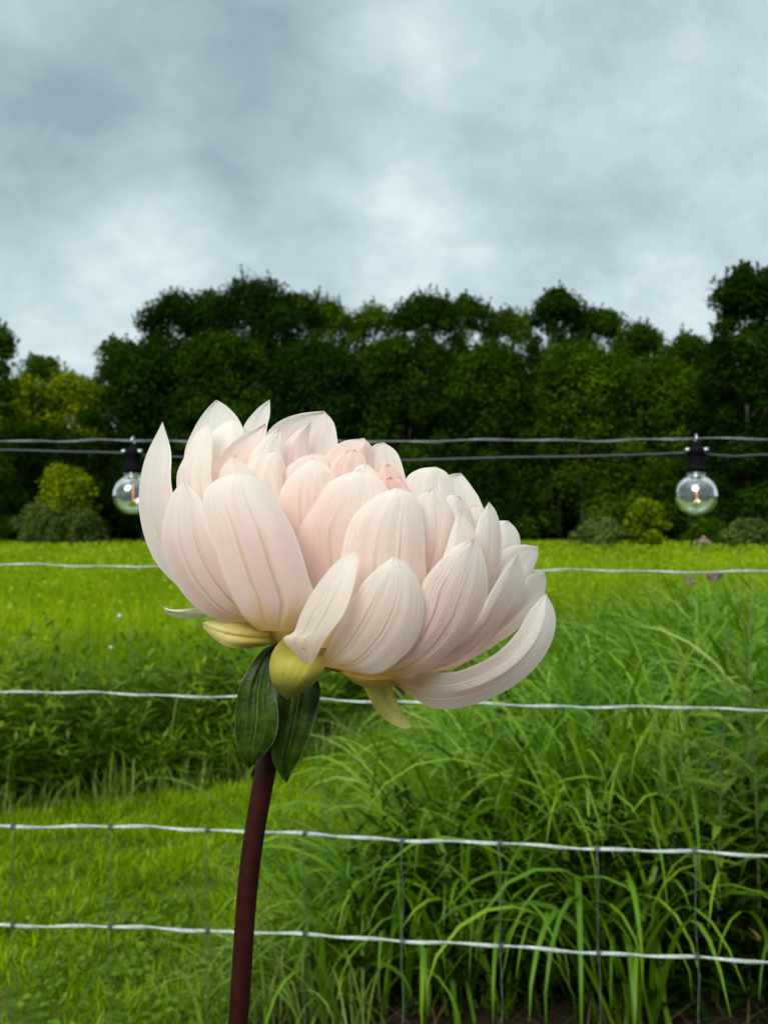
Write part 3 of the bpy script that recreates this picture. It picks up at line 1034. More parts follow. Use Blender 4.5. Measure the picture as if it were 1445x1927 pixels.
def tree(name, px, top, half, d, tonek, label, base=None, n=8000, nl=12, leaf=(0.12, 0.26), cat='tree', group='trees along the far side of the meadow', seed=0, low=0.12):
    """px/top/half are the crown's place in the photograph, d its distance in metres"""
    c = at(px, top, d)
    H = c.z
    rw = half / F * d * (1.16 if cat == 'tree' else 1.05)
    root = empty(name, (c.x, c.y, 0))
    tag(root, label, cat, group)
    r = random.Random(seed)
    z0 = H * low
    # trunk with limbs
    tr = max(0.05, H * 0.012)
    pts = [(c.x + r.uniform(-.2, .2) * (s > 0) * min(1, H / 8), c.y, H * .80 * s) for s in (0, .15, .35, .55, .8, 1)]
    parts = [tube(pts, [tr * k for k in (1.35, 1, .8, .6, .32, .12)], 8)]
    for i in range(6):
        f = 0.25 + 0.1 * i
        b = Vector(pts[1]).lerp(Vector(pts[-1]), f)
        a = i * 2.4
        e = b + Vector((math.cos(a), math.sin(a), 0.75)) * rw * 0.62
        parts.append(tube([b, b.lerp(e, .5) + Vector((0, 0, -.1 * rw)), e], [tr * .4, tr * .25, tr * .08], 6))
    mesh_obj('trunk', join(parts), M['bark'], root)
    C, nd, lk = crown_points(c.x, c.y, z0, H, rw, n, nl, seed=seed)
    ok = C[:, 2] > 0.05
    C, nd, lk = C[ok], nd[ok], lk[ok]
    n = len(C)
    rg = np.random.default_rng(seed + 99)
    N = rg.normal(size=(n, 3)) * 0.45 + nd * 1.1 + np.array([0, 0, 0.35])
    rnd = np.clip(rg.beta(2, 2, n) * 0.45 + 0.55 * rg.uniform(0, 1, 64)[lk] ** 0.8, 0, 1)
    # feathery shoots standing out of the upper crown
    if cat == 'tree':
        up = np.where((C[:, 2] > z0 + (H - z0) * 0.55) & (nd[:, 2] > 0.1))[0]
        if len(up):
            st = C[rg.choice(up, 90)]
            dr = (st - np.array([c.x, c.y, z0 + (H - z0) * .5])) / rw + rg.normal(0, .25, (90, 3)) + np.array([0, 0, .9])
            dr /= np.linalg.norm(dr, axis=1, keepdims=True)
            ln = rw * rg.uniform(0.08, 0.26, 90)
            tt = rg.uniform(0, 1, (90, 12, 1))
            T2 = (st[:, None] + dr[:, None] * ln[:, None, None] * tt + rg.normal(0, 0.07, (90, 12, 3)) * (1.15 - tt)).reshape(-1, 3)
            C = np.concatenate([C, T2])
            N = np.concatenate([N, rg.normal(size=(len(T2), 3)) + np.array([0, -.3, .3])])
            rnd = np.concatenate([rnd, rg.uniform(.2, 1, len(T2))])
            n = len(C)
    lobed_leaves('crown', TONES[tonek], C, N, rg.uniform(leaf[0], leaf[1], n), rnd, root, 0.62)
    return root


TREES = [
    # px, top, half width, distance, tone, label, n
    (-25, 600, 62, 44, 'mid', 'tree cut off by the left edge with a leafy branch against the sky', 7000),
    (78, 668, 52, 64, 'mid', 'thin topped tree rising behind the olive green trees at far left', 5000),
    (30, 705, 95, 52, 'olive', 'olive green broad tree at the far left of the tree line', 9000),
    (140, 700, 80, 54, 'olive', 'yellowish green round tree in the low dip left of the wood', 8000),
    (225, 640, 62, 57, 'deep', 'narrow tree stepping up from the low dip to the wood', 7000),
    (330, 548, 88, 55, 'dark', 'dark tree at the left shoulder of the wood above the left bulb', 10000),
    (395, 545, 75, 60, 'deep', 'dark tree between the left shoulder and the tallest crown', 8000),
    (480, 522, 105, 56, 'dark', 'tallest broad dark crown of the wood, up and left of centre', 13000),
    (560, 548, 75, 61, 'deep', 'dark tree on the right slope of the tallest broad crown', 8000),
    (625, 560, 70, 66, 'mid', 'lighter green tree with a feathery top left of the centre', 7000),
    (705, 572, 70, 66, 'mid', 'lighter green tree in the shallow dip at the centre of the wood', 7000),
    (795, 552, 85, 57, 'dark', 'dark domed tree just right of the centre of the wood', 11000),
    (880, 556, 72, 63, 'deep', 'tree with a ragged top right of the dark domed tree', 8000),
    (955, 580, 70, 66, 'mid', 'lighter tree in the notch left of the right hand dark dome', 7000),
    (1055, 543, 68, 57, 'dark', 'dark round dome standing out on the right half of the wood', 10000),
    (1130, 578, 62, 62, 'deep', 'tree with a pointed top right of the dark round dome', 7000),
    (1205, 606, 72, 59, 'mid', 'sloping green tree where the skyline drops to the right', 8000),
    (1295, 628, 80, 57, 'mid', 'low green tree beside the tall tree at the right edge', 9000),
    (1405, 508, 88, 42, 'dark', 'tall dark tree at the right edge of the photograph', 12000),
    (270, 650, 100, 50, 'dark', 'dark lower tree in front of the left shoulder of the wood', 10000),
    (420, 625, 110, 50, 'deep', 'dark green lower tree under the tallest broad crown', 11000),
    (590, 640, 110, 50, 'dark', 'dark lower tree directly above the blossom', 11000),
    (760, 632, 105, 50, 'deep', 'dark lower tree behind the top of the blossom, right of centre', 11000),
    (920, 645, 110, 50, 'deep', 'lower tree below the notch in the right half', 11000),
    (1090, 645, 110, 50, 'mid', 'lighter green lower tree under the dark round dome', 11000),
    (1240, 672, 105, 49, 'mid', 'lower green tree above the right bulb', 11000),
    (1370, 690, 90, 48, 'dark', 'dark lower tree left of the tall tree at right edge', 9000),
    (1560, 560, 95, 52, 'deep', 'dark tree beyond the right edge of the wood', 8000),
    (1700, 600, 100, 55, 'mid', 'mid green tree standing second beyond the right edge of the wood', 8000),
    (1860, 640, 95, 56, 'deep', 'last tree at the right end of the wood', 7000),
    (-170, 690, 100, 54, 'olive', 'olive tree past the left end of the tree line', 7000),
    (-330, 670, 100, 56, 'deep', 'dark tree at the left end of the tree line', 7000),
    (60, 800, 110, 48, 'deep', 'dark low tree above the round olive shrub at left', 9000),
]
for i, (px, top, hw, d, tk, lab, n) in enumerate(TREES):
    tree('broadleaf_tree', px, top, hw, d, tk, lab, n=int(n * 2.0), nl=34 if hw > 80 else 26, seed=i + 1, low=0.10)

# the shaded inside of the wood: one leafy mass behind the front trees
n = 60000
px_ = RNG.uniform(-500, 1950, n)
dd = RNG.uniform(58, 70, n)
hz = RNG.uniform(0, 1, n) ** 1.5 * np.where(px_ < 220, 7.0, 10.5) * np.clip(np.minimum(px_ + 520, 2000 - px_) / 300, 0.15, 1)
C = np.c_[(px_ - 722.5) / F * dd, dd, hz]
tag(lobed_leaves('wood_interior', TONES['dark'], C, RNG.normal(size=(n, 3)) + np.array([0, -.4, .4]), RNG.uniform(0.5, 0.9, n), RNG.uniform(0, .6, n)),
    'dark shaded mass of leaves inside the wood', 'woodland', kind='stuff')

SHRUBS = [
    (125, 872, 62, 42, 'olive', 'round olive green shrub at the meadow edge left of the bulb', 5000),
    (80, 945, 55, 41, 'grey', 'greyish low shrub in front of the round olive shrub', 3500),
    (150, 955, 48, 41, 'grey', 'small grey green shrub to the right of the other low grey one', 3000),
    (1215, 938, 42, 36, 'olive', 'shrub with a pointed top left of the right bulb', 3500),
    (1130, 975, 52, 36, 'grey', 'pale grey green shrub at the meadow edge right of the blossom', 3500),
    (1330, 975, 45, 37, 'mid', 'low dark green shrub directly under the right bulb', 3000),
    (1410, 975, 55, 35, 'grey', 'grey green shrub at the right edge of the meadow', 3500),
    (900, 985, 60, 42, 'deep', 'low dark shrub at the foot of the wood behind the blossom', 3000),
]
for i, (px, top, hw, d, tk, lab, n) in enumerate(SHRUBS):
    tree('shrub', px, top, hw, d, tk, lab, n=n, nl=18, leaf=(0.07, 0.17), cat='shrub', group='shrubs at the edge of the meadow', seed=70 + i, low=0.05)

# ------------------------------------------------------------------ wire fence
FA, FB = Vector((-0.567, 1.57, 0)), Vector((0.5166, 1.43, 0))
FD = (FB - FA).normalized()
FN = Vector((-FD.y, FD.x, 0))


def on_fence(px, py, off=0.0):
    """where the line of sight meets the upright plane of the fence"""
    d = px_dir(px, py)
    k = (FA + FN * off).dot(FN) / d.dot(FN)
    return Vector((0, 0, CAM_H)) + d * k


fence = empty('wire_fence', (0, 1.5, 0))
tag(fence, 'wire fence of twisted pale strands crossing behind the blossom', 'fence')


def rope_wire(name, pxs, r, pitch, mat, parent, ends=2.3, label=None):
    P = [on_fence(*p) for p in pxs]
    u = [(p - FA).dot(FD) for p in P]
    z = [p.z for p in P]
    us = np.linspace(-ends, ends + 0.9, 520)
    zz = np.interp(us, u, z)
    zz += 0.0012 * np.sin(us * 23 + r * 9000) + 0.0008 * np.sin(us * 57 + r * 3000)
    parts = []
    for ph in (0, math.pi):
        pts = []
        for a, b in zip(us, zz):
            t = ph + 2 * math.pi * a / pitch
            c = FA + FD * float(a) + Vector((0, 0, float(b)))
            pts.append(c + FN * (r * .42 * math.cos(t)) + Vector((0, 0, r * .42 * math.sin(t))))
        parts.append(tube(pts, r * .60, 6))
    o = mesh_obj(name, join(parts), mat, parent)
    if label: o['label'] = label
    return lambda uu: float(np.interp(uu, us, zz))


WIRES = [
    ([(0, 829), (480, 831), (1000, 829), (1445, 826)], 0.0018),
    ([(0, 1063), (500, 1068), (1000, 1074), (1445, 1076)], 0.0015),
    ([(0, 1301), (445, 1312), (1000, 1328), (1445, 1336)], 0.0019),
    ([(0, 1555), (300, 1558), (480, 1566), (700, 1578), (1000, 1592), (1300, 1605), (1445, 1612)], 0.0025),
    ([(0, 1741), (300, 1748), (500, 1757), (750, 1770), (1000, 1786), (1300, 1804), (1445, 1812)], 0.0025),
    ([(0, 2010), (750, 2045), (1445, 2090)], 0.0030),
    ([(0, 2260), (750, 2300), (1445, 2350)], 0.0030),
]
zf = [rope_wire('line_wire', p, r, 0.17, M['dim_rope' if i == 0 else 'rope'], fence) for i, (p, r) in enumerate(WIRES)]
fence.children[0]['label'] = 'dull grey top wire that carries the lamps'
# upright stays
for k in range(-9, 18):
    px = 757 + (k - 4) * 183
    P0 = on_fence(px, 1590)
    u0 = (P0 - FA).dot(FD)
    P1 = on_fence(px + (8 if px > 900 else 2) * (1 if px > 700 else .3) + max(0, px - 1000) * 0.03, 1930)
    u1 = (P1 - FA).dot(FD)
    if abs(u0) > 2.2 or abs(u1) > 2.2: continue
    pts, parts = [], []
    zt, zb = zf[3](u0), zf[6](u1)
    for i in range(13):
        f = i / 12
        uu = u0 + (u1 - u0) * f + 0.0016 * math.sin(i * 1.9 + k)
        pts.append(FA + FD * uu + FN * (-0.0035 + 0.001 * math.sin(i + k)) + Vector((0, 0, zt + (zb - zt) * f)))
    parts.append(tube(pts, 0.0008 if px > 650 else 0.0006, 6))
    for wi in (3, 4, 5, 6):                     # the wrap where the stay is twisted round each line wire
        fz = 0
        for _ in range(3):
            uu = u0 + (u1 - u0) * fz
            fz = min(1, max(0, (zt - zf[wi](uu)) / (zt - zb)))
        c = FA + FD * (u0 + (u1 - u0) * fz) + Vector((0, 0, zf[wi](u0 + (u1 - u0) * fz)))
        hel = [c + FD * (0.0035 * (q / 12 - 1)) + FN * (0.0038 * math.cos(q * .9)) + Vector((0, 0, 0.0038 * math.sin(q * .9))) for q in range(25)]
        parts.append(tube(hel, 0.0008, 5))
    mesh_obj('stay_wire', join(parts), M['stay'], fence)
for u in (-2.25, 3.1):
    c = FA + FD * u
    mesh_obj('fence_post', tube([c + FN * .045 + Vector((0, 0, z)) for z in (0, .4, .8, 1.25, 1.32, 1.34)], [.045, .044, .043, .042, .036, .01], 14), M['post'], fence)

# ------------------------------------------------------------------ string of lamps clipped under the top wire
cable = empty('light_cable', (0, 1.5, 1.1))
tag(cable, 'thin black cable of the string lights hanging just under the top wire', 'cable')
cp = [(-900, 846), (-300, 846), (0, 847), (120, 850), (215, 852), (250, 856), (330, 860), (560, 868), (770, 866), (950, 861), (1100, 859), (1230, 855), (1302, 853), (1380, 859), (1445, 856), (1800, 850), (2300, 850)]
P = rs([tuple(on_fence(a, b, 0.004)) for a, b in cp], 260)
mesh_obj('cord', tube(P, 0.0018, 8), M['cable'], cable)


def bulb(px, py, rpx, wire_py, label):
    c = on_fence(px, py, 0.004)
    dist = (c - Vector((0, 0, CAM_H))).length
    R = rpx / F * c.y
    top = on_fence(px, wire_py, 0.004).z
    root = empty('light_bulb', tuple(c))
    tag(root, label, 'light bulb', 'clear globe bulbs on the string lights')
    # glass envelope: outer and inner skin, 1.6 mm apart
    nk = R * 0.44
    prof = []
    a0 = math.asin(nk / R)
    for i in range(29):
        a = math.pi - (math.pi - a0) * i / 28
        prof.append((max(R * math.sin(a), 1e-5), R * math.cos(a)))
    prof += [(nk, R * math.cos(a0) + 0.003), (nk, R * math.cos(a0) + 0.007)]
    th = 0.0026
    Ri = R - th
    ni = nk - th
    a1 = math.asin(ni / Ri)
    inner = [(ni, R * math.cos(a0) + 0.007)]
    for i in range(29):
        a = a1 + (math.pi - a1) * i / 28
        inner.append((max(Ri * math.sin(a), 1e-5), Ri * math.cos(a)))
    mesh_obj('glass_globe', lathe(prof + inner, c, 40), M['glass'], root)
    zt = R * math.cos(a0)
    sr = R * 0.42
    hs = top - (c.z + zt)
    sock = [(1e-4, zt + 0.0078), (sr * 1.02, zt + 0.0078), (sr * 1.06, zt + .006), (sr * 1.06, zt + 0.010), (sr, zt + 0.012), (sr * .93, zt + hs * .45), (sr * .90, zt + hs * .60), (sr * .98, zt + hs * .62), (sr * .98, zt + hs * .72), (sr * .55, zt + hs * .80), (sr * .35, zt + hs * .90), (sr * .2, zt + hs * .94), (1e-4, zt + hs * .95)]
    so = mesh_obj('socket', lathe(sock, c, 24), M['socket'], root)
    # hook over the wire
    hk = [Vector((c.x, c.y, top)) + FN * (0.0055 * math.cos(a)) + Vector((0, 0, 0.0055 * math.sin(a))) for a in np.linspace(-1.9, 3.6, 14)]
    mesh_obj('hook', tube([c + Vector((0, 0, zt + hs * .9))] + hk, 0.0014, 6), M['clip'], so)
    for sx in (-1, 1):
        q = c + FD * (sr * .8 * sx) + Vector((0, 0, zt + hs * .70)) - FN * sr * .5
        mesh_obj('cable_gland', tube([q, q + FD * (0.006 * sx)], [0.0036, 0.003], 8), M['clip'], so)
    # filament: a glass pip carrying the yellow strip
    fo = mesh_obj('filament', tube([c + Vector((0.0, 0, R * .52)), c + Vector((0.0003, 0, R * .1)), c + Vector((0.0006, 0, -R * .36))], 0.0015, 8), M['filament'], root)
    parts = [tube([c + Vector((0.0, 0, zt + 0.006)), c + Vector((0, 0, R * .54))], [0.0045, 0.0022], 8)]
    mesh_obj('support', join(parts), M['glass'], root)
    return root


bulb(1310, 932, 39, 826, 'clear globe bulb with an orange filament hanging free at the right')
bulb(250, 931, 37, 830, 'clear globe bulb half hidden behind the leftmost petal')

# ------------------------------------------------------------------ the dahlia
D0 = 0.34                        # distance of the middle of the flower
SC = D0 / F
dahlia = empty('dahlia', tuple((at(425, 2100, D0).x, D0, 0)))
tag(dahlia, 'large half open dahlia with pale pink and cream petals on a dark red stem', 'flower')

CREAM = np.array((0.88, 0.82, 0.735))
WHITE = np.array((0.89, 0.89, 0.835))
BLUSH = np.array((0.89, 0.68, 0.655))
PINK = np.array((0.86, 0.42, 0.44))
YELL = np.array((0.62, 0.50, 0.12))
GOLD = np.array((0.74, 0.52, 0.13))
GREEN = np.array((0.42, 0.42, 0.07))


def sheet(name, L, R, z, mat, pig, tilt=0.0, cup=30.0, n=34, mcols=26, rib=1.0, notch=0.0, lab=None, twist=0.0, curl=0.0, crease=None):
    """A curved petal. L and R are its two margins from base to tip (last point shared = tip), in photo pixels;
    z = (base, middle, tip) how far each stands out towards the viewer, in the same unit; tilt sets one margin nearer,
    cup bows the section."""
    Lc, Rc = rs(L, n), rs(R, n)
    seed = (abs(hash((round(L[0][0]), round(R[-1][1]), round(z[1])))) % 1000) / 1000.0
    V, P, UV = [], [], []
    zb, zm, zt = z
    if zm > 120 and mat is M['petal']: zb += 0.80 * (zm - zb)
    for i in range(n + 1):
        t = i / n
        zc = zb * (1 - t) * (1 - 2 * t) + 4 * zm * t * (1 - t) + zt * t * (2 * t - 1)
        env = math.sin(math.pi * (0.06 + 0.90 * t)) ** 0.6
        wpx = np.linalg.norm(Lc[i] - Rc[i])
        for j in range(mcols + 1):
            u = j / mcols
            p = Lc[i] * (1 - u) + Rc[i] * u
            c = 2 * u - 1
            wk = min(1, wpx / 90)
            # thin, nearly flat limb whose margins turn back a little
            zz = zc + tilt * (u - 0.5) * env - cup * (0.34 * c * c + 0.16 * abs(c) ** 5) * env + curl * (abs(c) ** 8) * env
            # two pleats run from foot to tip, soft ridges between them
            for g0 in (0.33 + 0.10 * (seed - .5), 0.64 + 0.10 * (seed - .5)):
                zz -= rib * 5.0 * wk * math.exp(-((u - g0) / 0.035) ** 2) * (1 - sm(0.55, 0.98, t)) * sm(0.0, .15, t)
            zz += rib * 2.2 * (math.cos(c * 8.5 + seed * 4) * (1 - 0.35 * t)) * wk * env
            # uneven surface and wavy margins
            zz += rib * (3.0 * math.sin(5 * t + 3.1 * c + seed * 20) + 8.0 * abs(c) ** 3 * math.sin(8 * t + 2.5 * c + seed * 31) * wk * env)
            if t > 0.9: zz += rib * 5 * math.sin(c * 9 + seed * 50) * sm(.9, 1, t)
            if crease: zz += crease[1] * math.exp(-abs(u - crease[0]) / 0.30) * sm(0.1, 0.45, t) * env
            # tip pinched along the middle
            zz += rib * 9.0 * wk * (1 - abs(c)) * sm(0.72, 1.0, t) * (1 if cup >= 0 else -1)
            V.append(at(p[0], p[1], D0 - zz * SC))
            P.append(pig(t, c, seed))
            UV.append((u, t))
    Qq = []
    mc = mcols + 1
    for i in range(n):
        for j in range(mcols):
            a = i * mc + j
            Qq.append((a, a + 1, a + 1 + mc, a + mc))
    off = np.array(dahlia.location)
    V = np.array([tuple(v) for v in V]) - off
    me = np_mesh(name, V, Qq, mat, {'pigment': np.array(P)})
    uvl = me.uv_layers.new(name='petal')
    li = np.empty(len(me.loops), np.int32)
    me.loops.foreach_get('vertex_index', li)
    uvl.data.foreach_set('uv', np.array(UV, np.float32)[li].ravel())
    o = link(name, me, dahlia)
    if lab: o['label'] = lab
    return o


def lerp(a, b, k):
    k = max(0.0, min(1.0, k))
    return a * (1 - k) + b * k


def sm(a, b, x):
    k = max(0.0, min(1.0, (x - a) / (b - a)))
    return k * k * (3 - 2 * k)


def pig(pink=0.5, base=1.0, tip=WHITE, deep=0.0):
    """natural colouring of a petal: yellow at the foot, blush through the middle, cream towards tip and margins"""
    def f(t, c, s):
        k = lerp(CREAM, BLUSH, pink * (0.65 + 0.5 * math.sin(math.pi * min(1, t * 1.1))) * (1.0 + 0.25 * math.sin(6 * c + s * 17)))
        k = lerp(k, PINK, deep * (1 - 0.45 * t))
        k = lerp(k, tip, sm(0.42, 0.95, t) * (0.9 - 0.5 * deep))
        k = lerp(k, CREAM, sm(0.65, 1.0, abs(c)) * 0.55 * (1 - deep * .6))
        k = lerp(k, GOLD, base * (1 - sm(0.0, 0.25 + 0.05 * math.sin(7 * c + s * 9), t)) * 0.95)
        return k
    return f


